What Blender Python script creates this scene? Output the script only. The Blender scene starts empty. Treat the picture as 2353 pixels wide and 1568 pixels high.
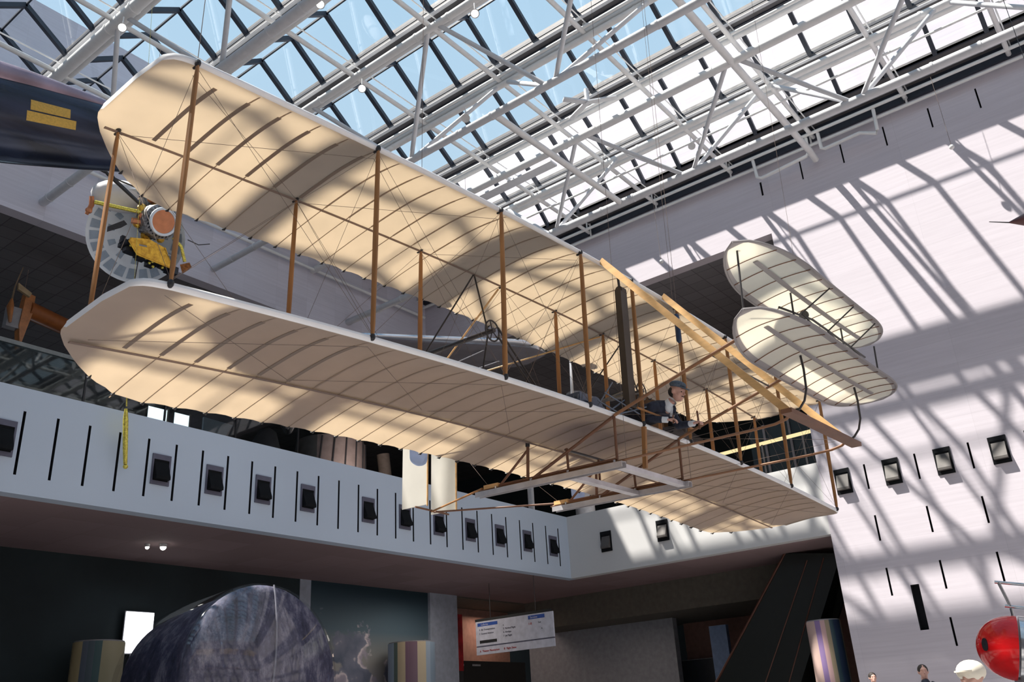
import bpy, math, random
from mathutils import Vector, Matrix, Quaternion
random.seed(7)
scn = bpy.context.scene
COL = scn.collection
V = Vector
# ------------------------------------------------------------------ materials
MATS = {}
def nodes_of(name):
    m = bpy.data.materials.new(name); m.use_nodes = True
    nt = m.node_tree; nt.nodes.clear()
    out = nt.nodes.new('ShaderNodeOutputMaterial')
    MATS[name] = m
    return m, nt, out
def principled(nt, col, rough=0.6, metal=0.0, spec=0.5):
    p = nt.nodes.new('ShaderNodeBsdfPrincipled')
    p.inputs['Base Color'].default_value = (*col, 1)
    p.inputs['Roughness'].default_value = rough
    p.inputs['Metallic'].default_value = metal
    p.inputs['Specular IOR Level'].default_value = spec
    return p
def coords(nt, scale=(1, 1, 1), obj=True):
    tc = nt.nodes.new('ShaderNodeTexCoord'); mp = nt.nodes.new('ShaderNodeMapping')
    mp.inputs['Scale'].default_value = scale
    nt.links.new(tc.outputs['Object'], mp.inputs['Vector'])
    return mp.outputs['Vector']
def ramp(nt, fac, stops):
    r = nt.nodes.new('ShaderNodeValToRGB')
    e = r.color_ramp.elements
    e[0].position = stops[0][0]; e[0].color = (*stops[0][1], 1)
    e[1].position = stops[-1][0]; e[1].color = (*stops[-1][1], 1)
    for p, c in stops[1:-1]:
        n = e.new(p); n.color = (*c, 1)
    nt.links.new(fac, r.inputs['Fac'])
    return r.outputs['Color']
def mat(name, col, rough=0.6, metal=0.0, var=0.12, scale=6.0, stretch=(1, 1, 1), bump=0.0, spec=0.5):
    """procedural paint / wood / metal: a base colour broken up by noise"""
    m, nt, out = nodes_of(name)
    p = principled(nt, col, rough, metal, spec)
    n = nt.nodes.new('ShaderNodeTexNoise'); n.inputs['Scale'].default_value = scale; n.inputs['Detail'].default_value = 4
    nt.links.new(coords(nt, stretch), n.inputs['Vector'])
    lo = tuple(max(0, c * (1 - var)) for c in col); hi = tuple(min(1, c * (1 + var)) for c in col)
    nt.links.new(ramp(nt, n.outputs['Fac'], [(0.3, lo), (0.7, hi)]), p.inputs['Base Color'])
    if bump:
        b = nt.nodes.new('ShaderNodeBump'); b.inputs['Strength'].default_value = bump; b.inputs['Distance'].default_value = 0.01
        nt.links.new(n.outputs['Fac'], b.inputs['Height']); nt.links.new(b.outputs['Normal'], p.inputs['Normal'])
    nt.links.new(p.outputs[0], out.inputs[0])
    return m
def emis(name, col, s):
    m, nt, out = nodes_of(name)
    e = nt.nodes.new('ShaderNodeEmission'); e.inputs[0].default_value = (*col, 1); e.inputs[1].default_value = s
    nt.links.new(e.outputs[0], out.inputs[0]); return m
def stone(name, col, axis, var=0.06, bw=1.32, bh=0.70, mortar=0.004, mcol=0.86, streak=(0.6, 14)):
    """stone courses: axis 'x' = the wall runs along Y (normal X); 'y' = runs along X"""
    m, nt, out = nodes_of(name)
    p = principled(nt, col, 0.75, 0, 0.25)
    tc = nt.nodes.new('ShaderNodeTexCoord'); sp = nt.nodes.new('ShaderNodeSeparateXYZ'); cb = nt.nodes.new('ShaderNodeCombineXYZ')
    nt.links.new(tc.outputs['Object'], sp.inputs[0])
    nt.links.new(sp.outputs['Y' if axis == 'x' else 'X'], cb.inputs['X']); nt.links.new(sp.outputs['Z'], cb.inputs['Y'])
    br = nt.nodes.new('ShaderNodeTexBrick'); br.offset = 0.0
    br.inputs['Scale'].default_value = 1.0; br.inputs['Brick Width'].default_value = bw; br.inputs['Row Height'].default_value = bh
    br.inputs['Mortar Size'].default_value = mortar; br.inputs['Mortar Smooth'].default_value = 0.3
    br.inputs['Color1'].default_value = (*[c * (1 - var) for c in col], 1); br.inputs['Color2'].default_value = (*[min(1, c * (1 + var)) for c in col], 1)
    br.inputs['Mortar'].default_value = (*[c * mcol for c in col], 1)
    nt.links.new(cb.outputs[0], br.inputs['Vector'])
    mp = nt.nodes.new('ShaderNodeMapping'); mp.inputs['Scale'].default_value = (streak[0], streak[1], 1)
    nt.links.new(cb.outputs[0], mp.inputs['Vector'])
    n = nt.nodes.new('ShaderNodeTexNoise'); n.inputs['Scale'].default_value = 1.0; n.inputs['Detail'].default_value = 5
    nt.links.new(mp.outputs[0], n.inputs['Vector'])
    g = ramp(nt, n.outputs['Fac'], [(0.3, (0.91, 0.905, 0.91)), (0.7, (1, 1, 1))])
    mx = nt.nodes.new('ShaderNodeMix'); mx.data_type = 'RGBA'; mx.blend_type = 'MULTIPLY'; mx.inputs['Factor'].default_value = 1
    nt.links.new(br.outputs['Color'], mx.inputs['A']); nt.links.new(g, mx.inputs['B'])
    nt.links.new(mx.outputs['Result'], p.inputs['Base Color']); nt.links.new(p.outputs[0], out.inputs[0])
    return m
def tiles(name, col, size, dark=0.45):
    m, nt, out = nodes_of(name)
    p = principled(nt, col, 0.85, 0, 0.2)
    br = nt.nodes.new('ShaderNodeTexBrick'); br.offset = 0.0
    br.inputs['Scale'].default_value = 1.0; br.inputs['Brick Width'].default_value = size; br.inputs['Row Height'].default_value = size
    br.inputs['Mortar Size'].default_value = 0.015
    br.inputs['Color1'].default_value = (*[c * .92 for c in col], 1); br.inputs['Color2'].default_value = (*[c * 1.08 for c in col], 1)
    br.inputs['Mortar'].default_value = (*[c * dark for c in col], 1)
    nt.links.new(coords(nt), br.inputs['Vector']); nt.links.new(br.outputs['Color'], p.inputs['Base Color'])
    nt.links.new(p.outputs[0], out.inputs[0]); return m
def cloth(name, col, tcol, tr=0.6, scale=3.0, weave=True):
    m, nt, out = nodes_of(name)
    d = nt.nodes.new('ShaderNodeBsdfDiffuse'); t = nt.nodes.new('ShaderNodeBsdfTranslucent')
    n = nt.nodes.new('ShaderNodeTexNoise'); n.inputs['Scale'].default_value = scale; n.inputs['Detail'].default_value = 5
    nt.links.new(coords(nt), n.inputs['Vector'])
    nt.links.new(ramp(nt, n.outputs['Fac'], [(.3, tuple(c * .93 for c in col)), (.7, col)]), d.inputs[0])
    nt.links.new(ramp(nt, n.outputs['Fac'], [(.3, tuple(c * .93 for c in tcol)), (.7, tcol)]), t.inputs[0])
    mx = nt.nodes.new('ShaderNodeMixShader'); mx.inputs[0].default_value = tr
    nt.links.new(d.outputs[0], mx.inputs[1]); nt.links.new(t.outputs[0], mx.inputs[2]); nt.links.new(mx.outputs[0], out.inputs[0])
    return m
def glass(name, tint, refl=0.08, rough=0.02):
    m, nt, out = nodes_of(name)
    t = nt.nodes.new('ShaderNodeBsdfTransparent'); t.inputs[0].default_value = (*tint, 1)
    g = nt.nodes.new('ShaderNodeBsdfGlossy'); g.inputs['Roughness'].default_value = rough
    mx = nt.nodes.new('ShaderNodeMixShader'); mx.inputs[0].default_value = refl
    nt.links.new(t.outputs[0], mx.inputs[1]); nt.links.new(g.outputs[0], mx.inputs[2]); nt.links.new(mx.outputs[0], out.inputs[0])
    return m
def stripes(name, cols, axis='X', bounds=None, rough=0.4):
    """constant bands across one object axis: a painted striped kiosk"""
    m, nt, out = nodes_of(name)
    p = principled(nt, cols[0], rough)
    tc = nt.nodes.new('ShaderNodeTexCoord'); sp = nt.nodes.new('ShaderNodeSeparateXYZ'); nt.links.new(tc.outputs['Object'], sp.inputs[0])
    mr = nt.nodes.new('ShaderNodeMapRange'); mr.inputs['From Min'].default_value = bounds[0]; mr.inputs['From Max'].default_value = bounds[1]
    nt.links.new(sp.outputs[axis], mr.inputs['Value'])
    r = nt.nodes.new('ShaderNodeValToRGB'); r.color_ramp.interpolation = 'CONSTANT'; e = r.color_ramp.elements
    n = len(cols)
    e[0].position = 0; e[0].color = (*cols[0], 1); e[1].position = 1 / n; e[1].color = (*cols[1], 1)
    for i in range(2, n):
        q = e.new(i / n); q.color = (*cols[i], 1)
    nt.links.new(mr.outputs[0], r.inputs['Fac']); nt.links.new(r.outputs['Color'], p.inputs['Base Color']); nt.links.new(p.outputs[0], out.inputs[0])
    return m

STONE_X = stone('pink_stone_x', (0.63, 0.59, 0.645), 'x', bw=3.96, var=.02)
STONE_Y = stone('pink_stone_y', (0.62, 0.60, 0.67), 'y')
STONE_D = stone('dark_stone', (0.34, 0.32, 0.33), 'y')  # plain darker stone, lowers the bounce light
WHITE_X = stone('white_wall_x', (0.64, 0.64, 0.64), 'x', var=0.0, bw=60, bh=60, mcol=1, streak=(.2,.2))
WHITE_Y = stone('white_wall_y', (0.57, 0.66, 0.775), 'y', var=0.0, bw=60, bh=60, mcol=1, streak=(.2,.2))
BLACKW = mat('slot_black', (0.012, 0.013, 0.018), 0.9)
SOFFIT = tiles('soffit_brown', (0.30, 0.215, 0.22), 1.2, .93)
CEILT = tiles('ceiling_tile_dark', (0.17, 0.165, 0.175), 0.62, .6)
FLOORM = tiles('floor_stone', (0.40, 0.38, 0.38), 0.9, .8)
DARKT = mat('dark_teal_wall', (0.012, 0.022, 0.026), 0.8, var=.3, scale=.6)
GREYW = mat('grey_lower_wall', (0.30, 0.32, 0.36), 0.8)
PILLAR = mat('pillar_blue_grey', (0.36, 0.40, 0.48), 0.7)
OLIVE = mat('olive_bulkhead', (0.12, 0.11, 0.09), 0.8)
BROWNW = mat('brown_wall', (0.34, 0.19, 0.15), 0.8)
STEEL = mat('white_painted_steel', (0.74, 0.74, 0.74), 0.42, var=.04)
STEELG = mat('grey_painted_steel', (0.60, 0.61, 0.64), 0.4, var=.05)
GUTTER = mat('gutter_grey', (0.10, 0.095, 0.10), 0.5, var=.1)
BARS = mat('glazing_bar_dark', (0.022, 0.028, 0.045), 0.45)
GLASS = glass('roof_glass', (0.93, 0.96, 0.97), 0.07)
CLOTH = cloth('muslin', (0.45, 0.375, 0.36), (0.815, 0.72, 0.585), 0.58)
CLOTHW = cloth('muslin_white', (0.84, 0.83, 0.80), (0.90, 0.87, 0.78), 0.55)
LEAD = mat('leading_edge_skylit', (0.90, 0.91, 0.94), 0.7, var=.03)  # white edge cloth, its sky-lit brightness put into the colour
POCKET = cloth('rib_pocket', (0.36, 0.31, 0.28), (0.46, 0.36, 0.27), 0.5)
SEAM = cloth('rib_seam', (0.38, 0.315, 0.30), (0.72, 0.625, 0.50), 0.56)
SPARC = cloth('spar_seam', (0.34, 0.28, 0.27), (0.60, 0.50, 0.40), 0.55)
BORDER = cloth('elevator_border', (0.50, 0.48, 0.50), (0.42, 0.38, 0.36), 0.4)
SPRUCE = mat('spruce', (0.36, 0.17, 0.06), 0.5, var=.18, scale=3, stretch=(8, 8, 1))
ASH = mat('ash_light', (0.66, 0.40, 0.17), 0.45, var=.15, scale=3, stretch=(1, 1, 6))
OUTR = mat('red_brown_wood', (0.26, 0.12, 0.055), 0.5, var=.2, scale=3)
DKWOOD = mat('dark_stained_wood', (0.17, 0.075, 0.04), 0.5, var=.2, scale=4)
FIT = mat('black_fitting', (0.02, 0.02, 0.025), 0.5)
TUBEM = mat('black_tube', (0.05, 0.047, 0.05), 0.35, .3)
WIRE = mat('wire_steel', (0.20, 0.16, 0.14), 0.8, .0, spec=.1)
ALU = mat('aluminium_channel', (0.62, 0.60, 0.62), 0.4, .6)
ENG = mat('engine_metal', (0.13, 0.16, 0.22), 0.35, .6)
RADM = mat('radiator_dark', (0.055, 0.04, 0.03), 0.5)
BLUEM = mat('gauge_blue', (0.03, 0.06, 0.13), 0.3, .3)
SILVERB = mat('silver_blue_paint', (0.42, 0.55, 0.85), 0.35, .2)
SKIN = mat('skin', (0.62, 0.36, 0.29), 0.55, var=.08, scale=20)
NAVY = mat('navy_wool', (0.022, 0.028, 0.05), 0.85, var=.3, scale=30)
SHIRT = mat('white_shirt', (0.75, 0.8, 0.86), 0.7)
CAPM = mat('grey_tweed', (0.09, 0.12, 0.16), 0.85, var=.3, scale=60)
HAIRD = mat('dark_hair', (0.02, 0.014, 0.012), 0.7)
CREAMC = mat('cream_cap', (0.80, 0.74, 0.62), 0.8)
GOLD = mat('gold_foil', (0.95, 0.48, 0.06), 0.3, .45, var=.35, scale=14, bump=.8)
FOILY = mat('yellow_foil', (0.90, 0.66, 0.12), 0.3, .5, var=.4, scale=30, bump=.8)
COPPER = mat('copper_face', (0.62, 0.25, 0.12), 0.4, .5)
DISHM = mat('dish_white', (0.80, 0.87, 0.95), 0.45, var=.06, scale=3)
DISHP = mat('dish_panel_grey', (0.34, 0.42, 0.52), 0.5)
BLACKP = mat('probe_black', (0.02, 0.022, 0.03), 0.4, var=.5, scale=30)
CRATE = mat('crate_grey', (0.3, 0.3, 0.32), 0.5)
REDM = mat('red_gloss', (0.82, 0.012, 0.015), 0.14, var=.25, scale=3)
CHROME = mat('chrome', (0.65, 0.66, 0.68), 0.18, 1.0)
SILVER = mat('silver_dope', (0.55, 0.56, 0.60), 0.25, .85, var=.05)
SILVUND = mat('silver_underside_shade', (0.16, 0.15, 0.165), 0.7, var=.12, scale=2)  # underside shade of the silver wing put into a darker colour
LAMPH = mat('lamp_housing', (0.55, 0.55, 0.55), 0.4)
LAMPE = emis('lamp_glow', (1, .96, .9), 14)
SCREEN = emis('screen_glow', (.95, .97, 1), 3.0)
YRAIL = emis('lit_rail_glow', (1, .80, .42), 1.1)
YELP = mat('yellow_sign', (0.62, 0.40, 0.08), 0.5, var=.15, scale=40)
SIGNW = mat('sign_white', (0.62, 0.62, 0.70), 0.6)
SIGNB = mat('sign_blue', (0.02, 0.08, 0.38), 0.5)
SIGNK = mat('sign_black', (0.012, 0.012, 0.012), 0.6)
SIGNR = mat('sign_red_text', (0.5, 0.05, 0.04), 0.6)
SIGNT = mat('sign_grey_text', (0.12, 0.12, 0.16), 0.6)
REDB = mat('red_banner', (0.40, 0.012, 0.02), 0.6, var=.6, scale=3)
ESC = mat('escalator_dark', (0.008, 0.010, 0.008), 0.4)
ESCP = mat('escalator_panel', (0.012, 0.014, 0.011), 0.5)
ESCR = mat('escalator_trim', (0.10, 0.03, 0.015), 0.4)
WOODP = mat('propeller_wood', (0.50, 0.20, 0.07), 0.35, var=.2)
ORNG = mat('orange_fuselage', (0.34, 0.11, 0.03), 0.4)
TARP = mat('brown_grey_fabric', (0.30, 0.24, 0.23), 0.8, var=.15, scale=3)
STRIPW = mat('white_column', (0.62, 0.66, 0.72), 0.5)
VENTF = mat('vent_frame_grey', (0.10, 0.10, 0.145), 0.5)
VENTD = mat('vent_dark', (0.012, 0.013, 0.015), 0.9, spec=.1)
VENTG = mat('vent_mesh_grey', (0.10, 0.09, 0.085), 0.6)
BLUEC = mat('pale_blue_column', (0.20, 0.30, 0.50), 0.6)
# dark spaceplane paint: blue-black below, bronze above
def x_paint():
    m, nt, out = nodes_of('black_blue_gloss')
    p = principled(nt, (0.02, 0.03, 0.06), 0.22, 0.35, 0.6)
    n = nt.nodes.new('ShaderNodeTexNoise'); n.inputs['Scale'].default_value = 2; n.inputs['Detail'].default_value = 5
    nt.links.new(coords(nt, (.4, .4, 3)), n.inputs['Vector'])
    nt.links.new(ramp(nt, n.outputs['Fac'], [(.35, (.012, .016, .03)), (.7, (.035, .05, .10))]), p.inputs['Base Color'])
    nt.links.new(p.outputs[0], out.inputs[0]); return m
XPAINT = x_paint()
def char_mat():
    m, nt, out = nodes_of('charred_heat_shield')
    p = principled(nt, (0.1, 0.1, 0.14), 0.75)
    n = nt.nodes.new('ShaderNodeTexNoise'); n.inputs['Scale'].default_value = 2.6; n.inputs['Detail'].default_value = 14; n.inputs['Roughness'].default_value = .78
    nt.links.new(coords(nt, (1, 1, .55)), n.inputs['Vector'])
    nt.links.new(ramp(nt, n.outputs['Fac'], [(.36, (.02, .02, .04)), (.5, (.075, .075, .13)), (.60, (.22, .21, .27)), (.74, (.42, .38, .38))]), p.inputs['Base Color'])
    b = nt.nodes.new('ShaderNodeBump'); b.inputs['Strength'].default_value = .4; nt.links.new(n.outputs['Fac'], b.inputs['Height']); nt.links.new(b.outputs[0], p.inputs['Normal'])
    nt.links.new(p.outputs[0], out.inputs[0]); return m
CHAR = char_mat()
CONE = mat('scorched_cone', (0.34, 0.28, 0.24), 0.5, .3, var=.4, scale=2)
ACRY = glass('acrylic_cover', (0.97, 0.97, 0.98), 0.09, 0.05)
PANEG = glass('gallery_glass', (0.62, 0.70, 0.72), 0.05, 0.03)
def mural():
    m, nt, out = nodes_of('cloud_mural')
    p = principled(nt, (0.1, 0.15, 0.2), 0.7)
    tc = nt.nodes.new('ShaderNodeTexCoord'); sp = nt.nodes.new('ShaderNodeSeparateXYZ'); nt.links.new(tc.outputs['Object'], sp.inputs[0])
    mr = nt.nodes.new('ShaderNodeMapRange'); mr.inputs['From Min'].default_value = 2.6; mr.inputs['From Max'].default_value = 5.9
    nt.links.new(sp.outputs['Z'], mr.inputs['Value'])
    n = nt.nodes.new('ShaderNodeTexNoise'); n.inputs['Scale'].default_value = .75; n.inputs['Detail'].default_value = 9; n.inputs['Roughness'].default_value = .55
    nt.links.new(coords(nt, (1, 1, 1.3)), n.inputs['Vector'])
    vo = nt.nodes.new('ShaderNodeTexVoronoi'); vo.feature = 'F1'; vo.inputs['Scale'].default_value = 1.25
    n2 = nt.nodes.new('ShaderNodeTexNoise'); n2.inputs['Scale'].default_value = 2.2; n2.inputs['Detail'].default_value = 6; nt.links.new(coords(nt), n2.inputs['Vector'])
    ad = nt.nodes.new('ShaderNodeVectorMath'); ad.operation = 'MULTIPLY_ADD'; ad.inputs[1].default_value = (.55, .55, .55)
    nt.links.new(n2.outputs['Color'], ad.inputs[0]); nt.links.new(coords(nt), ad.inputs[2]); nt.links.new(ad.outputs[0], vo.inputs['Vector'])
    sky = ramp(nt, mr.outputs[0], [(0, (.34, .32, .36)), (.35, (.34, .34, .32)), (.62, (.10, .16, .20)), (1, (.008, .03, .045))])
    # clouds where noise + height gradient is high
    a = nt.nodes.new('ShaderNodeMath'); a.operation = 'SUBTRACT'; nt.links.new(n.outputs['Fac'], a.inputs[0])
    h = nt.nodes.new('ShaderNodeMath'); h.operation = 'MULTIPLY'; h.inputs[1].default_value = .42; nt.links.new(mr.outputs[0], h.inputs[0])
    nt.links.new(h.outputs[0], a.inputs[1])
    msk = nt.nodes.new('ShaderNodeMapRange'); msk.inputs['From Min'].default_value = .29; msk.inputs['From Max'].default_value = .325
    nt.links.new(a.outputs[0], msk.inputs['Value'])
    cl = ramp(nt, vo.outputs['Distance'], [(.0, (.34, .32, .40)), (.30, (.42, .38, .46)), (.40, (.80, .72, .74)), (.47, (.22, .24, .32)), (.8, (.10, .13, .19))])
    mx = nt.nodes.new('ShaderNodeMix'); mx.data_type = 'RGBA'
    nt.links.new(msk.outputs[0], mx.inputs['Factor']); nt.links.new(sky, mx.inputs['A']); nt.links.new(cl, mx.inputs['B'])
    nt.links.new(mx.outputs['Result'], p.inputs['Base Color']); nt.links.new(p.outputs[0], out.inputs[0]); return m
MURAL = mural()

# ------------------------------------------------------------------ mesh helpers
def frame(d, up=None):
    d = V(d).normalized()
    u = V(up) if up is not None else (V((0, 0, 1)) if abs(d.z) < .95 else V((1, 0, 0)))
    x = u.cross(d).normalized(); y = d.cross(x)
    return x, y, d
class MB:
    def __init__(s): s.v = []; s.f = []; s.m = []
    def add(s, vs, fs, mi=0):
        o = len(s.v); s.v += [tuple(a) for a in vs]
        for q in fs: s.f.append(tuple(i + o for i in q)); s.m.append(mi)
        return s
    def path(s, pts, r, n=10, mi=0, cap=True, ell=None, up=None):
        pts = [V(p) for p in pts]; L = len(pts)
        rs = r if isinstance(r, (list, tuple)) else [r] * L
        ex, ey = ell or (1, 1)
        vs = []; fs = []
        x0 = None
        for i, p in enumerate(pts):
            d = (pts[min(i + 1, L - 1)] - pts[max(i - 1, 0)]).normalized()
            if x0 is None: x, y, _ = frame(d, up)
            else:
                x = (x0 - d * x0.dot(d)).normalized(); y = d.cross(x)
            x0 = x
            for k in range(n):
                a = 2 * math.pi * k / n
                vs.append(p + x * math.cos(a) * rs[i] * ex + y * math.sin(a) * rs[i] * ey)
        for i in range(L - 1):
            for k in range(n):
                a, b = i * n + k, i * n + (k + 1) % n
                fs.append((a, b, b + n, a + n))
        if cap: fs.append(tuple(range(n))[::-1]); fs.append(tuple(range((L - 1) * n, L * n)))
        return s.add(vs, fs, mi)
    def tube(s, p, q, r, r2=None, **k): return s.path([p, q], [r, r if r2 is None else r2], **k)
    def bb(s, x0, x1, y0, y1, z0, z1, mi=0):
        vs = [(x, y, z) for z in (z0, z1) for y in (y0, y1) for x in (x0, x1)]
        return s.add(vs, [(0, 2, 3, 1), (4, 5, 7, 6), (0, 1, 5, 4), (2, 6, 7, 3), (0, 4, 6, 2), (1, 3, 7, 5)], mi)
    def beam(s, p, q, w, h, mi=0, up=None):
        x, y, d = frame(V(q) - V(p), up)
        vs = [V(e) + x * sx * w / 2 + y * sy * h / 2 for e in (p, q) for sx, sy in ((-1, -1), (1, -1), (1, 1), (-1, 1))]
        return s.add(vs, [(3, 2, 1, 0), (4, 5, 6, 7), (0, 1, 5, 4), (1, 2, 6, 5), (2, 3, 7, 6), (3, 0, 4, 7)], mi)
    def lathe(s, prof, o, axis, n=32, mi=0, cap=True, up=None, ell=(1, 1)):
        x, y, d = frame(axis, up); o = V(o); vs = []; fs = []
        for h, r in prof:
            for k in range(n):
                a = 2 * math.pi * k / n
                vs.append(o + d * h + x * math.cos(a) * r * ell[0] + y * math.sin(a) * r * ell[1])
        for i in range(len(prof) - 1):
            for k in range(n):
                a, b = i * n + k, i * n + (k + 1) % n
                fs.append((a, b, b + n, a + n))
        if cap: fs.append(tuple(range(n))[::-1]); fs.append(tuple(range((len(prof) - 1) * n, len(prof) * n)))
        return s.add(vs, fs, mi)
    def ball(s, c, r, mi=0, nu=16, nv=10, rot=None):
        r = (r, r, r) if not isinstance(r, (tuple, list)) else r
        R = rot or Matrix.Identity(3); c = V(c); vs = []; fs = []
        for i in range(1, nv):
            t = math.pi * i / nv
            for k in range(nu):
                a = 2 * math.pi * k / nu
                vs.append(c + R @ V((r[0] * math.sin(t) * math.cos(a), r[1] * math.sin(t) * math.sin(a), r[2] * math.cos(t))))
        T = len(vs); vs.append(c + R @ V((0, 0, r[2]))); vs.append(c + R @ V((0, 0, -r[2])))
        for i in range(nv - 2):
            for k in range(nu):
                a, b = i * nu + k, i * nu + (k + 1) % nu
                fs.append((a, a + nu, b + nu, b))
        for k in range(nu):
            fs.append((T, k, (k + 1) % nu)); fs.append((T + 1, (nv - 2) * nu + (k + 1) % nu, (nv - 2) * nu + k))
        return s.add(vs, fs, mi)
    def prism(s, poly, vec, mi=0):
        n = len(poly); vec = V(vec); vs = [V(p) for p in poly] + [V(p) + vec for p in poly]
        fs = [tuple(range(n))[::-1], tuple(range(n, 2 * n))] + [(i, (i + 1) % n, (i + 1) % n + n, i + n) for i in range(n)]
        return s.add(vs, fs, mi)
    def build(s, name, mats, parent=None, smooth=False):
        me = bpy.data.meshes.new(name); me.from_pydata(s.v, [], s.f); me.update()
        if not isinstance(mats, (list, tuple)): mats = [mats]
        for m in mats: me.materials.append(m)
        if len(mats) > 1: me.polygons.foreach_set('material_index', s.m)
        if smooth:
            me.polygons.foreach_set('use_smooth', [True] * len(me.polygons))
            try: me.set_sharp_from_angle(angle=math.radians(50))
            except Exception: pass
        o = bpy.data.objects.new(name, me); COL.objects.link(o)
        if parent is not None: o.parent = parent
        return o
def empty(name, loc=(0, 0, 0), M=None):
    o = bpy.data.objects.new(name, None); COL.objects.link(o); o.empty_display_size = .2
    if M is not None: o.matrix_world = M
    else: o.location = loc
    return o
def tag(o, label, cat, group=None, kind=None):
    o['label'] = label; o['category'] = cat
    if group: o['group'] = group
    if kind: o['kind'] = kind
    return o
def struct(o, label=None):
    o['kind'] = 'structure'
    if label: o['label'] = label
    return o
def wall(name, axis, pos, u0, u1, z0, z1, holes, m, depth=.22, thick=.4, back=1):
    """a wall slab with real recesses. axis 'x': plane x=pos, u=y, room on the -x side; axis 'y': plane y=pos, u=x, room on -y"""
    P = (lambda u, d, z: (pos + d, u, z)) if axis == 'x' else (lambda u, d, z: (u, pos + d, z))
    us = sorted(set([u0, u1] + [h[0] for h in holes] + [h[1] for h in holes])); zs = sorted(set([z0, z1] + [h[2] for h in holes] + [h[3] for h in holes]))
    b = MB()
    def q(a, mi): b.add(a, [(0, 1, 2, 3)], mi)
    for i in range(len(us) - 1):
        for j in range(len(zs) - 1):
            cu, cz = (us[i] + us[i + 1]) / 2, (zs[j] + zs[j + 1]) / 2
            if any(h[0] < cu < h[1] and h[2] < cz < h[3] for h in holes): continue
            q([P(us[i], 0, zs[j]), P(us[i + 1], 0, zs[j]), P(us[i + 1], 0, zs[j + 1]), P(us[i], 0, zs[j + 1])], 0)
    for a, c, e, g in holes:
        q([P(a, depth, e), P(c, depth, e), P(c, depth, g), P(a, depth, g)], 1)
        for (p, r) in (((a, e), (c, e)), ((c, e), (c, g)), ((c, g), (a, g)), ((a, g), (a, e))):
            q([P(p[0], 0, p[1]), P(r[0], 0, r[1]), P(r[0], depth, r[1]), P(p[0], depth, p[1])], 1)
    q([P(u0, thick, z0), P(u1, thick, z0), P(u1, thick, z1), P(u0, thick, z1)], 0)
    for (p, r) in (((u0, z0), (u1, z0)), ((u1, z0), (u1, z1)), ((u1, z1), (u0, z1)), ((u0, z1), (u0, z0))):
        q([P(p[0], 0, p[1]), P(r[0], 0, r[1]), P(r[0], thick, r[1]), P(p[0], thick, p[1])], 0)
    return struct(b.build(name, [m, BLACKW]))

# ------------------------------------------------------------------ the hall
A_W, B_P, B_U, B_E = 24.64, 16.69, 22.9, 8.12      # stone wall, balcony front, upper wall, end of the stone wall
FZ = 0.5
GZ, RZ = 18.5, 19.33
A0, B0 = -10.6, -15.0
def box_obj(name, m, *a): return struct(MB().bb(*a).build(name, m))
box_obj('floor', FLOORM, A0 - 6, 42, B0 - 6, 42, FZ - .3, FZ)
# right stone wall with its slots
sl = []
for b_ in (6.87, 5.55, 4.23, 2.91, 1.59, .27):
    sl.append((b_ - .025, b_ + .025, 7.0, 7.68)); sl.append((b_ - .025, b_ + .025, 5.62, 6.29)); sl.append((b_ - .025, b_ + .025, 4.22, 4.92))
sl.append((5.60, 5.65, 2.88, 3.55)); sl.append((6.17, 6.38, 3.32, 4.42))
for i in range(8):
    b_ = 8.11 - 1.29 * i
    if b_ < B_E - .05: sl.append((b_ - .022, b_ + .022, 16.81, 17.48))
wall('wall_right', 'x', A_W, B0, B_E, FZ, 23.7, sl, STONE_X)
wall('wall_right_upper', 'x', A_W, B_E, B_U + .5, 15.4, 23.7, [(8.10 + .03, 8.16 + .03, 16.81, 17.3)], STONE_X)
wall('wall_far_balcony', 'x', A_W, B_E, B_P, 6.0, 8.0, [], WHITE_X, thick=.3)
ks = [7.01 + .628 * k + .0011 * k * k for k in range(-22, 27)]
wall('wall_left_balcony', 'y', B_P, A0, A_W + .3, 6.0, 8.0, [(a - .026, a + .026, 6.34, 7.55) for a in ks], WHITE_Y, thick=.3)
wall('wall_left_upper', 'y', B_U, A0, A_W, 15.25, 22.3, [], STONE_Y)
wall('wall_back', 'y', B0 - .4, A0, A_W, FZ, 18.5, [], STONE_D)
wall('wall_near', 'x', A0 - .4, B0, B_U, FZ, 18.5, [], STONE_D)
# slabs, soffits, ceilings
box_obj('ceiling_ground_left', SOFFIT, A0, A_W + .3, B_P + .3, 21.3, 6.0, 6.9)
box_obj('ceiling_ground_right', SOFFIT, A_W + .3, 28.15, 10.6, 21.3, 6.0, 6.9)
box_obj('ceiling_ground_edge', SOFFIT, A_W + .3, 31, 8.1, 10.6, 6.0, 6.9)
box_obj('ceiling_gallery', CEILT, A0, 40, B_U + .4, 40, 15.4, 15.6)
box_obj('ceiling_gallery_right', CEILT, A_W + .4, 40, B_E, B_U + .4, 15.4, 15.6)
box_obj('floor_gallery_left', DARKT, A0, 40, 21.3, 40, 6.3, 6.9)
box_obj('floor_gallery', DARKT, 28.16, 40, 10.6, 21.28, 6.3, 6.9)
box_obj('wall_gallery_back', DARKT, A0, 40, 39, 39.3, 6.9, 15.4)
box_obj('wall_gallery_side', DARKT, 39.7, 40, B_E, 39, 0.5, 15.4)
box_obj('wall_stone_return', DARKT, A_W + .4, 40, B_E - .35, B_E, FZ, 15.4)
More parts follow.
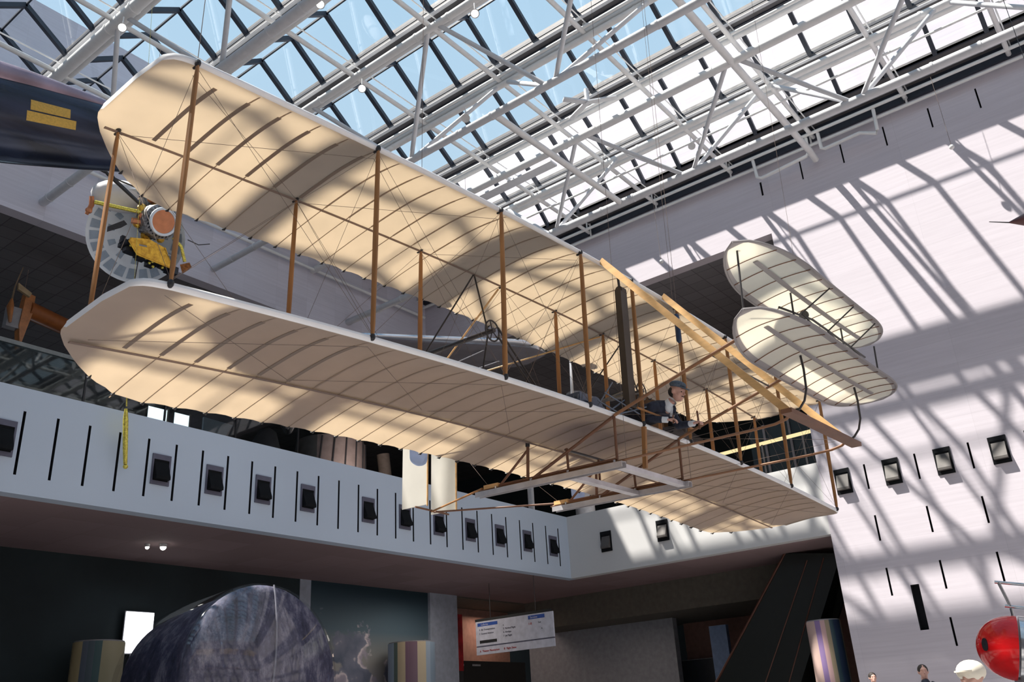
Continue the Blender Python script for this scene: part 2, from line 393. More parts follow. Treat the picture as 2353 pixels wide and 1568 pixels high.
# under the balconies
box_obj('wall_ground_dark', DARKT, A0, 17.35, 21.3, 21.6, FZ, 6.0)
box_obj('wall_ground_pier', PILLAR, 17.35, 17.76, 21.28, 21.6, FZ, 6.0)
box_obj('wall_mural', MURAL, 17.76, 22.78, 21.3, 21.6, FZ, 6.0)
box_obj('wall_pillar', PILLAR, 22.78, 24.15, 21.2, 21.6, FZ, 6.0)
box_obj('wall_doorway_brown', BROWNW, 24.15, 29.5, 23.2, 23.5, FZ, 6.0)
box_obj('ceiling_doorway', OLIVE, 24.15, 31, 21.3, 23.5, 5.95, 6.3)
box_obj('wall_bulkhead', OLIVE, 28.15, 28.4, 10.6, 21.3, 5.0, 6.0)
box_obj('ceiling_lower_right', OLIVE, 28.4, 33, 10.6, 21.3, 5.0, 5.2)
box_obj('wall_grey_ground', GREYW, 30.0, 30.3, 16.1, 22.6, FZ, 5.2)
box_obj('wall_brown_ground', BROWNW, 32.5, 32.8, 10, 17, FZ, 5.2)
# vents
def vent(name, axis, pos, uc, z0, z1, label, group, w=.42):
    P = (lambda u, d, z: (d, u, z)) if axis == 'x' else (lambda u, d, z: (u, d, z))
    e = empty(name, (pos, uc, z0) if axis == 'x' else (uc, pos, z0))
    h = z1 - z0
    def B(b, u0, u1, d0, d1, za, zb, mi=0):
        p, q = P(u0, d0, za), P(u1, d1, zb)
        b.bb(min(p[0], q[0]), max(p[0], q[0]), min(p[1], q[1]), max(p[1], q[1]), za, zb, mi)
    b = MB(); t = .035
    for r in ((-w / 2, -w / 2 + t, 0, h), (w / 2 - t, w / 2, 0, h), (-w / 2 + t, w / 2 - t, h - .11, h), (-w / 2 + t, w / 2 - t, 0, .08)):
        B(b, r[0], r[1], -.03, 0, r[2], r[3])
    b.build('vent_frame', VENTF if axis == 'y' else VENTD, e)
    b = MB(); B(b, -w / 2 + t, w / 2 - t, -.012, 0, .08, h - .11); b.build('vent_backing', VENTD, e)
    b = MB(); wf = w - 2 * t - .03
    pl = [P(-wf / 2, -.02, h - .16), P(-wf / 2, -.15, .16), P(-wf / 2, -.15, .10), P(-wf / 2, -.02, .10)]
    b.prism(pl, P(wf, 0, 0)); b.build('hopper_flap', VENTD if axis == 'y' else VENTG, e)
    return tag(e, label, 'vent', group)
ordn = ['nearest', 'second', 'third', 'fourth', 'fifth', 'sixth', 'seventh', 'eighth', 'ninth', 'tenth', 'eleventh']
iv = [25, 23, 21, 19, 17, 15, 13, 10, 8, 6, 4]
for j, k in enumerate(iv):
    c = (ks[k + 22] + ks[k + 23]) / 2
    lb = ('black hopper vent on the left white balcony, %s from the corner' % ordn[j]) if j else 'black hopper vent on the left white balcony, nearest the corner'
    vent('hopper_vent', 'y', B_P, c, 6.62, 7.26, lb, 'hopper vents along the left balcony')
vent('hopper_vent', 'y', B_P, (ks[21] + ks[22]) / 2, 6.64, 7.31, 'black hopper vent cut by the left edge of the picture', 'hopper vents along the left balcony')
vent('hopper_vent', 'x', A_W, 15.23, 6.64, 7.28, 'black hopper vent on the far balcony, left of the sunlit patch', 'hopper vents on the far balcony', .40)
vent('hopper_vent', 'x', A_W, 13.18, 6.64, 7.28, 'black hopper vent on the far balcony, at the right of the sunlit patch', 'hopper vents on the far balcony', .40)
for j, c in enumerate((7.50, 6.19, 4.88, 3.56)):
    vent('hopper_vent', 'x', A_W, c, 6.99, 7.68, 'black hopper vent on the sunlit stone wall, %s from the left' % ['first', 'second', 'third', 'last'][j], 'hopper vents on the stone wall')

# ------------------------------------------------------------------ roof: gutters, gabled glazing, trusses
GA = [-10.6, -7.95, -5.3, -2.65, 0.0, 2.70, 5.40, 8.04, 10.69, 13.23, 15.85, 18.66, 21.48, 24.45]
mb = [10.43 + 1.36 * k for k in range(-18, 10)]
for i, a in enumerate(GA):
    b = MB(); w = .19
    b.bb(a - w, a + w, B0, B_U, GZ - .14, GZ - .08); b.bb(a - w, a - w + .03, B0, B_U, GZ - .08, GZ + .12); b.bb(a + w - .03, a + w, B0, B_U, GZ - .08, GZ + .12)
    b.bb(a - w - .01, a - w + .10, B0, B_U, GZ - .16, GZ - .14, 1); b.bb(a + .08, a + w + .05, B0, B_U, GZ - .17, GZ - .14, 2)
    struct(b.build('trim_%d' % (i + 1), [GUTTER, STEELG, BARS]), 'dark roof gutter between two rows of glazing')
for i in range(len(GA) - 1):
    a0, a1 = GA[i] + .17, GA[i + 1] - .17; am = (a0 + a1) / 2
    if i == len(GA) - 2: a1 = 23.75
    g = MB(); g.add([(a0, B0, GZ), (am, B0, RZ), (am, B_U, RZ), (a0, B_U, GZ), (a1, B0, GZ), (a1, B_U, GZ)], [(0, 1, 2, 3), (1, 4, 5, 2)])
    wo = struct(g.build('window_%d' % (i + 1), GLASS), 'gabled row of roof glazing over the hall')
    b = MB()
    for y in mb:
        b.beam((a0 - .03, y, GZ - .03), (am, y, RZ - .02), .12, .12); b.beam((am, y, RZ - .02), (a1 + .03, y, GZ - .03), .12, .12)
    b.beam((a0, B0, GZ - .01), (a0, B_U, GZ - .01), .06, .08); b.beam((a1, B0, GZ - .01), (a1, B_U, GZ - .01), .06, .08)
    b.build('glazing_bars', BARS, wo)
    MB().beam((am, B0, RZ), (am, B_U, RZ), .045, .06).build('ridge_bar', BARS, wo)
box_obj('ceiling_roof_edge', GUTTER, 23.72, 24.12, B0, B_U, GZ - .05, GZ + .1)
box_obj('ceiling_roof_gap', BARS, 24.12, A_W, B0, B_U, GZ - .02, GZ + .1)
box_obj('ceiling_shade_slab', STONE_D, 15.9, A_W, 19.7, B_U, GZ + .95, GZ + 1.1)  # unseen slab added to keep the sun off the far balcony corner
box_obj('trim_62', STEELG, 19.74, 20.10, 12.9, B_U, 17.86, 17.92)  # made-up cable tray, added to shade the lower part of the far balcony
# dark strip added so the gap above the stone wall reads black
box_obj('trim_20', BARS, A_W - .12, A_W, B0, B_U, 17.95, GZ)
# beams right under each gutter
for i, a in enumerate(GA[:-1]):
    b = MB(); b.path([(a + .12, B0, GZ - .42), (a + .12, B_U, GZ - .42)], .085, n=12); b.path([(a - .09, B0, GZ - .45), (a - .09, B_U, GZ - .45)], .05, n=8)
    struct(b.build('trim_%d' % (21 + i), STEEL, None, True), 'white steel tube under a roof gutter')
def truss(name, a1, a2, ab, zt1, zt2, zb, nodes, r1, r2, rb, label):
    e = empty(name, (ab, 0, zb))
    e.matrix_world = Matrix.Identity(4)
    struct(e, label)
    for a, z, r in ((a1, zt1, r1), (a2, zt2, r2), (ab, zb, rb)):
        if r:
            b = MB(); b.path([(a, B0, z), (a, B_U, z)], r, n=16)
            for y in [nodes - 4.78 * k for k in range(-2, 7)]:
                for s in (-.55, .55): b.path([(a, y + s - .03, z), (a, y + s + .03, z)], r * 1.12, n=16)
            b.build('chord', STEEL if a != ab else STEELG, e, True)
    for k in range(-2, 6):
        yb = nodes - 4.78 * k + 2.39
        if yb > 22: continue
        for s in (-1, 1):
            for a, z in ((a1, zt1), (a2, zt2)):
                y = yb + s * 2.39
                if y > 22.5: continue
                p = V((ab, yb + s * .12, zb)); q = V((a, y - s * .15, z))
                MB().tube(p, q, .062, n=10).build('web_member', STEELG, e, True)
    return e
truss('roof_truss', 7.9, 10.55, 9.15, 17.95, 17.7, 15.8, 12.4, .15, .10, .12, 'white tubular roof truss above the dark rocket plane')
truss('roof_truss', 13.10, 15.95, 14.64, 17.95, 17.9, 15.8, 11.75, .10, .09, .10, 'white tubular roof truss across the middle of the skylight')
truss('roof_truss', 18.68, 21.15, 20.42, 17.3, 17.95, 15.8, 11.1, .12, .10, .12, 'white tubular roof truss nearest the stone wall')
truss('roof_truss', 2.60, 5.30, 3.9, 17.95, 17.95, 15.8, 12.1, .12, .10, .12, 'white tubular roof truss over the near part of the hall')
truss('roof_truss', -2.70, 0.0, -1.4, 17.95, 17.95, 15.8, 12.1, .12, .10, .12, 'white tubular roof truss behind the camera')
pur = [9.02 + 2.80 * k for k in range(-8, 5)]
for i, y in enumerate(pur):
    b = MB(); b.path([(A0, y, 18.02), (A_W, y, 18.02)], .068, n=12); b.path([(A0, y - .1, 18.26), (A_W, y - .1, 18.26)], .02, n=6)
    for a in GA[:-1]: b.tube((a + .1, y, 18.0), (a + .1, y, 18.42), .05, n=8)
    struct(b.build('trim_%d' % (40 + i), STEEL, None, True), 'white steel cross tube under the skylight')
struct(MB().path([(14.7, 11.12, 15.8), (20.4, 10.97, 15.8)], .09, n=12).build('trim_60', STEEL, None, True))
struct(MB().path([(14.7, 6.32, 17.25), (24.0, 6.29, 17.3), (24.5, 6.29, 17.2)], .10, n=12).build('trim_61', STEEL, None, True))
# grey three-armed bracket hanging from the third gutter
e = empty('mounting_bracket', (18.0, 10.35, 17.75)); b = MB()
for dx, dy, dz in ((-.55, .45, .02), (.35, -.75, -.02), (.25, .75, -.05)): b.beam((0, 0, 0), (dx, dy, dz), .16, .05)
b.path([(0, 0, -.06), (0, 0, .45)], .07, n=10); b.build('bracket_arms', GUTTER if False else STEELG, e)
tag(e, 'grey three-armed bracket hanging from the roof gutter beside the blue glass', 'bracket')
# service pipes: rails and hanging loops by the stone wall
def pipe(pts, r, label, parts=()):
    e = MB().path(pts, r, n=10).build('service_pipe', STEEL, None, True)
    for q in parts: MB().path(q, .03, n=8).build('pipe_hanger', STEEL, e)
    return tag(e, label, 'pipe')
hang = lambda a, z: [[(a, y, z), (a, y, GZ - .2)] for y in (14.5, 11.8, 9.0, 6.29, 3.4)]
pipe([(24.20, B0, 17.98), (24.20, B_U, 17.98)], .055, 'upper white pipe running along the top of the stone wall', hang(24.2, 17.98))
pipe([(24.42, B0, 17.72), (24.42, B_U, 17.72)], .05, 'lower white pipe running along the top of the stone wall', hang(24.42, 17.72))
pipe([(24.26, 8.14, 17.93), (24.31, 8.12, 17.31), (24.31, 7.98, 17.22), (24.31, 6.48, 17.34), (24.31, 6.40, 17.46), (24.26, 6.38, 17.93)], .055, 'left hanging loop of white pipe under the truss at the stone wall')
pipe([(24.26, 6.0, 17.93), (24.31, 6.0, 17.40), (24.31, 5.9, 17.34), (24.31, 4.83, 17.38), (24.31, 4.38, 17.14), (24.31, 4.34, 17.24), (24.26, 4.30, 17.93)], .055, 'right hanging loop of white pipe under the truss at the stone wall')
pipe([(18.95, B0, 17.55), (18.95, B_U, 17.55)], .035, 'thin white conduit beside the bright truss chord')
pipe([(21.5, B0, 17.55), (21.5, B_U, 17.55)], .035, 'thin white conduit beside the truss nearest the stone wall')
pipe([(A0, 22.72, 17.25), (24.4, 22.72, 17.25)], .06, 'grey service pipe along the top of the left upper wall')
# spotlights on the trusses
def spot(p, d, label, lit=True, s=1.0):
    p = V(p); d = V(d).normalized(); e = empty('spotlight', p); o = V((0, 0, 0))
    MB().lathe([(-.16 * s, .05 * s), (-.12 * s, .08 * s), (.06 * s, .09 * s), (.10 * s, .11 * s), (.10 * s, .10 * s)], o, d, n=16).build('lamp_housing', LAMPH, e, True)
    MB().lathe([(.09 * s, .0001), (.101 * s, .085 * s), (.102 * s, .0001)], o, d, n=16, cap=False).build('lamp_lens', LAMPE if lit else LAMPH, e)
    MB().tube((0, 0, .02), (0, 0, .32), .015, n=6).build('lamp_bracket', STEEL, e)
    return tag(e, label, 'spotlight', 'spotlights hung from the roof trusses')
cam0 = V((0, 0, 1.6))
for p, lb, lit in (((10.25, 12.64, 17.2), 'lit spotlight at the top edge of the picture, left of centre', True), ((12.84, 10.16, 17.2), 'brightest spotlight, near the top edge against the blue glass', True),
               ((7.69, 16.63, 17.2), 'lit spotlight on the leftmost tube truss above the wing tip', True), ((12.91, 14.1, 17.2), 'lit spotlight low on the truss above the upper wing', True),
               ((14.2, 11.7, 15.75), 'unlit lamp clamped on the middle truss chord', False), ((20.9, 8.7, 17.0), 'unlit lamp head hanging near the truss by the stone wall', False)):
    spot(p, (cam0 - V(p)) + V((0, 0, -4) if not lit else (0, 0, 0)), lb, lit)
for p, lb in (((11.27, 19.3, 5.93), 'smaller lit downlight in the brown soffit'), ((11.55, 19.1, 5.93), 'larger lit downlight in the brown soffit')):
    e = empty('downlight', p); s = 1 if 'smaller' in lb else 1.5
    MB().lathe([(0, .05 * s), (.07, .06 * s)], (0, 0, 0), (0, 0, 1), n=16).build('lamp_ring', LAMPH, e)
    MB().ball((0, 0, -.005), .045 * s).build('lamp_bulb', LAMPE, e, True)
    tag(e, lb, 'downlight', 'downlights in the soffit')

for p, lb in (((23.9, 11.63, 15.44), 'small white globe lamp hanging by the shaded stone wall left of the elevators'), ((23.9, 2.56, 15.54), 'small white globe lamp hanging at the shadow edge on the upper right wall')):
    e = empty('hanging_lamp', p); MB().ball((0, 0, 0), .07).build('lamp_globe', STEEL, e, True)
    MB().tube((0, 0, .05), (0, 0, 2.4), .006, n=5).build('lamp_cord', WIRE, e); tag(e, lb, 'lamp', 'globe lamps hanging by the stone wall')

# ------------------------------------------------------------------ the biplane
FR = Matrix(((-.999, -.039, -.007), (.039, -.9985, -.037), (-.0055, -.037, .9993)))
xa = V((-.999, .039, -.005)).normalized(); ya = V((-.039, -.999, -.038)); ya = (ya - xa * ya.dot(xa)).normalized(); za = xa.cross(ya)
FM = Matrix(((xa.x, ya.x, za.x, 8.766), (xa.y, ya.y, za.y, 4.849), (xa.z, ya.z, za.z, 4.791), (0, 0, 0, 1)))
fly = empty('biplane', M=FM)
tag(fly, 'cream fabric and spruce pioneer biplane hanging across the whole hall', 'airplane')
SX = [5.836, 4.026, 2.324, .922, -.142, -1.23, -2.576, -4.157, -5.835]
GAP, CR, ZR, DR = 1.88, 1.2, -.048, -.262
droop = lambda x: DR * (x / 6) ** 2
def lerp(t, T):
    for (a, b), (c, d) in zip(T, T[1:]):
        if t <= c: return b + (d - b) * (t - a) / (c - a)
    return T[-1][1]
LEo = [(0, 0), (5.80, 0), (5.93, -.02), (6.0, -.06), (6.04, -.14), (6.055, -.50), (6.065, -.90), (6.07, -1.0)]
TEo = [(0, -1.98), (4.95, -1.98), (5.1, -1.965), (5.3, -1.88), (5.55, -1.70), (5.75, -1.52), (5.95, -1.29), (6.04, -1.15), (6.065, -1.09), (6.07, -1.04)]
RIBS = [5.55 - .3067 * k for k in range(0, 37)]
def camber(t): return .085 * (t / .35) * (2 - t / .35) if t < .35 else .085 * (1 - ((t - .35) / .65) ** 2)
def wz(x, y, z0, drop):
    t = min(1, max(0, -y / 1.98)); return z0 + droop(x) - drop * t + camber(t)
def make_wing(name, z0, drop):
    xs = sorted(set([round(r + o, 4) for r in RIBS for o in (-.102, 0, .102)] + [s * x for s in (-1, 1) for x in (5.7, 5.8, 5.88, 5.94, 5.99, 6.02, 6.04, 6.055, 6.065, 6.07)]))
    ts = [0, .003, .009, .018, .03, .06, .1, .16, .23, .31, .4, .5, .6, .7, .8, .9, .97, 1]
    b = MB(); nx = len(xs); nt = len(ts); vs = []
    for side in (0, 1):
        for x in xs:
            yl, yt = lerp(abs(x), LEo), lerp(abs(x), TEo)
            dn = min(abs(x - r) for r in RIBS)
            if abs(x) < 5.4: yt += .028 * math.sin(min(1, dn / .153) * math.pi / 2) ** 2
            for t in ts:
                y = yl + (yt - yl) * t
                th = (.030 * math.sqrt(1 - (1 - t / .02) ** 2) if t < .02 else .030 - .012 * min(1, (t - .02) / .1) - .016 * max(0, t - .12) / .88)
                sag = -.006 * math.sin(min(1, dn / .153) * math.pi / 2) if side == 0 else -.004
                edge = .85 + .15 * min(1, (6.07 - abs(x)) / .1)
                z = wz(x, y, z0, drop) + (th if side else -th) * (0.25 + .75 * edge) + sag * math.sin(math.pi * min(1, t * 1.02)) * (1 if abs(x) < 5.7 else .3)
                if t == 0: z = wz(x, y, z0, drop)
                vs.append((x, y, z))
    fs = []; ms = []
    N = nx * nt
    for side in (0, 1):
        for i in range(nx - 1):
            for j in range(nt - 1):
                a = side * N + i * nt + j
                q = (a, a + nt, a + nt + 1, a + 1)
                fs.append(q if side == 0 else q[::-1]); ms.append(1 if ts[j + 1] <= (.03 if side else .018) or (side and abs(xs[i]) > 6.0 and ts[j + 1] <= .3) else 0)
    for j in range(nt - 1):   # tips
        a = j; fs.append((a, a + 1, N + a + 1, N + a)); ms.append(1)
        a = (nx - 1) * nt + j; fs.append((a + 1, a, N + a, N + a + 1)); ms.append(1)
    for i in range(nx - 1):   # trailing edge
        a = i * nt + nt - 1; fs.append((a, a + nt, N + a + nt, N + a)); ms.append(0)
    b.v = vs; b.f = fs; b.m = ms
    w = b.build(name, [CLOTH, LEAD], fly, True)
    # rib pockets, spar line and the tabs at the trailing edge
    b = MB()
    def strip(x, ys, wd, mi=0, dz=.026):
        pts = []
        for y in ys:
            z = wz(x, y, z0, drop) - dz * (1 - .5 * (-y / 1.98)) - .003
            pts += [(x - wd / 2, y, z), (x + wd / 2, y, z), (x + wd / 2, y, z + .004), (x - wd / 2, y, z + .004)]
        fs = []
        for i in range(len(ys) - 1):
            o = 4 * i
            for k in range(4): fs.append((o + k, o + (k + 1) % 4, o + 4 + (k + 1) % 4, o + 4 + k))
        b.add(pts, fs, mi)
    for i, x in enumerate(RIBS):
        wide = abs(x) > 4.0 and x > 0
        near = min(abs(x - 5.55), abs(x + 5.5)) < .1
        strip(x, [-.22 - .93 * k / 12 for k in range(13)], .036 if wide else .018, 0 if wide else 1)
        if not near:
            strip(x, [-.06 - .16 * k / 4 for k in range(5)], .012, 1); strip(x, [-1.15 - .80 * k / 8 for k in range(9)], .008, 1)
    b.build('rib_pockets', [POCKET, SEAM], w)
    b = MB(); ps = []
    for k in range(60):
        x = -5.95 + 11.9 * k / 59
        ps.append((x, -CR, wz(x, -CR, z0, drop) - .026))
    b.path(ps, .020, n=6, ell=(1, .4)); b.build('rear_spar', SPARC, w)
    for x in RIBS:
        b = MB(); yt = lerp(abs(x), TEo) - .004
        b.path([(x, yt + .05, wz(x, yt + .05, z0, drop) - .014), (x, yt + .02, wz(x, yt, z0, drop) - .018), (x, yt - .016, wz(x, yt, z0, drop) - .004)], [.004, .012, .008], n=6)
        b.build('trailing_edge_tab', FIT, w)
    return w
make_wing('upper_wing', GAP, .19); make_wing('lower_wing', 0, .25)
# interplane struts
for i, x in enumerate(SX):
    for y, zo in ((0, 0), (-CR, -.03)):
        if y == 0 and i == 4: pass
        zb, zt = droop(x) + zo + .01, GAP + droop(x) + zo - .03
        b = MB(); b.path([(x, y, zb), (x, y, zb + .12), (x, y, (zb + zt) / 2), (x, y, zt - .12), (x, y, zt)], [.014, .021, .025, .021, .014], n=12, ell=(.75, 1.25), up=(0, 1, 0))
        s = b.build('wing_strut', SPRUCE, fly, True)
        MB().ball((x, y, zb), (.022, .03, .035), nu=10, nv=6).build('strut_fitting', FIT, s)
        f = MB(); f.ball((x, y, zt + .01), (.022, .03, .035), nu=10, nv=6); f.path([(x, y - .01, zt - .01), (x, y - .055, zt - .005)], .012, n=6); f.build('strut_fitting', FIT, s)
def wire(p, q, r=.0019, name='bracing_wire', m=WIRE):
    return MB().tube(p, q, r, n=5).build(name, m, fly)
for y, zo in ((-.01, 0), (-CR, -.03)):
    for i in range(8):
        x0, x1 = SX[i], SX[i + 1]; a, b_ = droop(x0) + zo, droop(x1) + zo
        if y < -.5 or i not in (3, 4):
            wire((x0, y, a + .03), (x1, y, GAP + b_ - .05)); wire((x0, y, GAP + a - .05), (x1, y, b_ + .03))
for x in SX:
    wire((x, 0, droop(x) + .03), (x, -CR, GAP + droop(x) - .08)); wire((x, -CR, droop(x)), (x, 0, GAP + droop(x) - .05))
for z, s in ((GAP - .10, 1), (-.06, -1)):
    for i in (0, 1, 2, 6, 7):
        wire((SX[i], -.06, z + droop(SX[i])), (SX[i + 1], -CR + .05, z - .02 + droop(SX[i + 1])), .0022)
        wire((SX[i], -CR + .05, z - .02 + droop(SX[i])), (SX[i + 1], -.06, z + droop(SX[i + 1])), .0022)
# landing skids and forward framework
XN, XF = .475, -.925
def wood(name, pts, r, m=SPRUCE, ell=(1, 1), n=8): return MB().path(pts, r, n=n, ell=ell, up=None).build(name, m, fly, True)
for X in (XN, XF):
    wood('landing_skid', [(X, -2.02, -.55), (X, 0, -.55), (X, 1.0, -.54), (X, 1.6, -.535), (X, 1.85, -.525), (X, 1.97, -.50), (X, 2.05, -.445)], .017, OUTR, (1.3, .8))
    MB().beam((X, -1.95, -.52), (X, -1.72, -.52), .06, .05).build('skid_block', ASH, fly)
    wood('skid_rail', [(X, -1.70, -.525), (X, 0, -.52)], .016, DKWOOD)
    MB().beam((X + .03, 0.0, GAP + .02), (X, 2.04, -.47), .032, .075).build('forward_brace', ASH, fly)
    wood('skid_diagonal', [(X, -1.20, -.535), (X, -.02, -.04)], .019, DKWOOD)
    wood('outrigger', [(X + .02, .02, -.03), (X + .02, .9, .24), (X + .02, 1.62, .45)], .019, OUTR)
    wood('skid_post', [(X, 0, -.02), (X, 0, -.53)], .016, DKWOOD)
    wood('skid_post', [(X + .04, -1.22, -.10), (X, -1.27, -.53)], .019, DKWOOD)
    MB().tube((X + .04, -1.22, -.06), (X + .04, -1.225, -.15), .026, n=10).build('post_fitting', FIT, fly)
    wood('skid_brace', [(X, -1.25, -.17), (X, -1.71, -.53)], .015, DKWOOD)
    wood('skid_post', [(X, -.68, -.27), (X, -.67, -.53)], .015, DKWOOD)
    wood('elevator_bow', [(X, 2.2, .21), (X, 2.22, -.05), (X, 2.215, -.25), (X, 2.18, -.36), (X, 2.12, -.43), (X, 2.06, -.46)], .012, TUBEM)
MB().beam((-.142, -.0, -.03), (-.142, -.03, -.52), .05, .035).build('centre_post', SPRUCE, fly)
wood('cross_tie', [(XN, -.70, -.28), (-.20, -.71, -.27), (XF, -.70, -.28)], .014, TUBEM)
wood('skid_post', [(-.2, -.71, -.27), (-.2, -.71, -.55)], .015, DKWOOD)
MB().beam((.66, 2.06, -.475), (-1.12, 2.06, -.475), .11, .045, up=(0, 0, 1)).build('front_cross_plank', DKWOOD, fly)
wood('cross_tie', [(XN, 1.28, .345), (XF, 1.26, .345)], .010, TUBEM)
wood('cross_tie', [(.05, .05, .15), (-1.27, .06, .15)], .013, SPRUCE)
for X in (XN, XF):
    wire((X, 0, -.5), (X, 1.9, -.44), .002); wire((X, .02, -.02), (X, 2.0, -.44), .002)
# front elevators
def make_elevator(name, X0, Y0, z0, th, cam, tz, half=1.76, ch=.37):
    nx, ny = 48, 12; rows = []; b = MB()
    def outl(u):   # pointed oval ends
        e = max(0, (abs(u) - .47) / .53); return ch * (1 - e ** 2.0) ** .62 if e < 1 else 0
    def pt(u, s):
        q = s * outl(u) / ch
        return V((X0 + u * half, Y0 + q * ch * math.cos(th) + .014 * u, z0 + q * ch * math.sin(th) + cam * (1 - q * q) + tz * abs(u) ** 3))
    for i in range(nx + 1):
        u = -1 + 2 * i / nx
        rows.append([pt(u, -1 + 2 * j / ny) for j in range(ny + 1)])
    vs = []; fs = []; ms = []
    for side, dz in ((0, -.004), (1, .004)):
        for r in rows: vs += [p + V((0, 0, dz)) for p in r]
    N = (nx + 1) * (ny + 1)
    for side in (0, 1):
        for i in range(nx):
            for j in range(ny):
                a = side * N + i * (ny + 1) + j; q = (a, a + ny + 1, a + ny + 2, a + 1)
                fs.append(q if side == 0 else q[::-1]); ms.append(1 if (j in (0, ny - 1) or i < 1 or i >= nx - 1) else 0)
    b.v, b.f, b.m = vs, fs, ms
    o = b.build(name, [CLOTHW, BORDER], fly); o.data.polygons.foreach_set('use_smooth', [True] * len(o.data.polygons))
    b = MB()
    for s in (-1, 1): b.path([pt(-1 + 2 * i / 40, s) for i in range(41)], .013, n=6)
    b.build('edge_frame', BORDER, o, True)
    b = MB(); b.path([pt(-.76 + 1.52 * i / 20, .05) + V((0, 0, -.012)) for i in range(21)], .02, n=6, ell=(1.4, .5)); b.build('centre_spar', BORDER, o)
    b = MB()
    for k in range(11):
        u = -.80 + 1.6 * k / 10
        b.path([pt(u - .012 * (j - 5) / 5, -.95 + 1.9 * j / 10) + V((0, 0, -.010)) for j in range(11)], .0045, n=5)
    b.build('elevator_ribs', DKWOOD, o)
    return pt
pl = make_elevator('lower_elevator', .011, 2.25, .045, .147, .06, .055)
pu = make_elevator('upper_elevator', -.02, 2.22, .75, .12, .035, .065, 1.75, .355)
for a, b_ in ((( 1.58, 2.2, .87), (1.62, 2.2, .24)), ((-1.93, 2.2, .87), (-1.88, 2.2, .24)), ((.45, 2.2, .83), (.46, 2.2, .17)), ((-.86, 2.2, .83), (-.86, 2.2, .17))):
    wood('elevator_post', [a, b_], .010, TUBEM)
for xt, xb in ((.28, .38), (-.35, -.28), (-.98, -.92), (-.28, -.62), (.38, .02), (-.92, -1.3)):
    up = xt in (.28, -.35, -.98)
    wood('elevator_strut', [(xt, 2.54 if up else 2.25, .78 if up else .56), (xb, 2.25, .56) if up else (xb, 2.5, .14)], .008, TUBEM)
wood('elevator_control_rod', [(.60, 2.12, .60), (.1, 2.25, .58), (-1.35, 2.25, .56)], .012, TUBEM)
MB().lathe([(-.01, .05), (.01, .05)], (.18, 2.2, .62), (1, 0, 0), n=20).build('elevator_pulley', TUBEM, fly)
# propellers, shafts and chains
def blade(hub, m):
    b = MB(); H = V(hub)
    for s in (-1, 1):
        secs = []
        for t in [.03 + .07 * k for k in range(13)] + [.91, .94, .96, .975, .988, .996, 1.0]:
            w = .055 + .17 * min(1, t * 1.25) ** 1.4 if t < .94 else .225 * math.sqrt(max(.02, 1 - ((t - .94) / .061) ** 2))
            tw = math.radians(68 - 52 * t); th = .022 * (1 - .6 * t)
            c = H + V((0, 0, s * t * 1.36)); dx = V((math.cos(tw) * s, math.sin(tw), 0)); dn = V((-math.sin(tw), math.cos(tw) * s, 0))
            secs.append([c + dx * w * .5 * math.cos(q) + dn * th * math.sin(q) for q in [2 * math.pi * j / 12 for j in range(12)]])
        vs = [p for r in secs for p in r]; fs = []; n = 12
        for i in range(len(secs) - 1):
            for j in range(n): fs.append((i * n + j, i * n + (j + 1) % n, (i + 1) * n + (j + 1) % n, (i + 1) * n + j))
        fs.append(tuple(range(n))); fs.append(tuple(range((len(secs) - 1) * n, len(secs) * n)))
        o = len(b.v)
        b.add(vs, fs, 0)
        for idx in range(len(b.f)):
            if idx >= len(b.f) - len(fs) and all(abs(b.v[i][2] - H.z) > 1.0 for i in b.f[idx]): b.m[idx] = 1
    b.lathe([(-.06, .03), (-.05, .06), (.05, .06), (.06, .03)], H, (0, 1, 0), n=16)
    return b.build('propeller', [m, SILVERB], fly, True)
for X, z, far in ((1.444, .985, 0), (-1.69, 1.0, 1)):
    blade((X, -2.12, z), mat('propeller_cloth%d' % far, (.55, .57, .62), .5))
    MB().tube((X, -2.07, z), (X, -.95, z), .026, n=12).build('propeller_shaft', TUBEM, fly, True)
    b = MB(); ring = [(X + .115 * math.cos(a), -.93, z + .125 * math.sin(a)) for a in [2 * math.pi * k / 28 for k in range(29)]]
    b.path(ring, .010, n=6, cap=False)
    for k in range(5):
        a = 2 * math.pi * k / 5; b.tube((X, -.93, z), (X + .11 * math.cos(a), -.93, z + .12 * math.sin(a)), .007, n=5)
    b.lathe([(-.03, .028), (.03, .028)], (X, -.93, z), (0, 1, 0), n=12)
    b.build('chain_sprocket', TUBEM, fly, True)
    for p, q in (((X, -1.2, GAP - .08), (X, -1.0, z + .03)), ((X, -1.2, GAP - .08), (X, -2.03, z + .02)), ((X, -1.2, -.02), (X, -1.0, z - .03)), ((X, -1.2, -.05), (X, -2.0, z - .03))):
        wood('shaft_stay', [p, q], .010, TUBEM)
    ex = .42 if not far else .30
    for dz in (-.05, .06):
        if not far:
            MB().tube((X - .09, -.92, z + dz), (ex, -.92, .22 + dz * .8), .013, n=8).build('chain_guide', TUBEM, fly, True)
        else:
            MB().tube((X + .09, -.92, z + dz * 1), (ex, -.92, .22 - dz * .8), .012, n=8).build('chain_guide', TUBEM, fly, True)
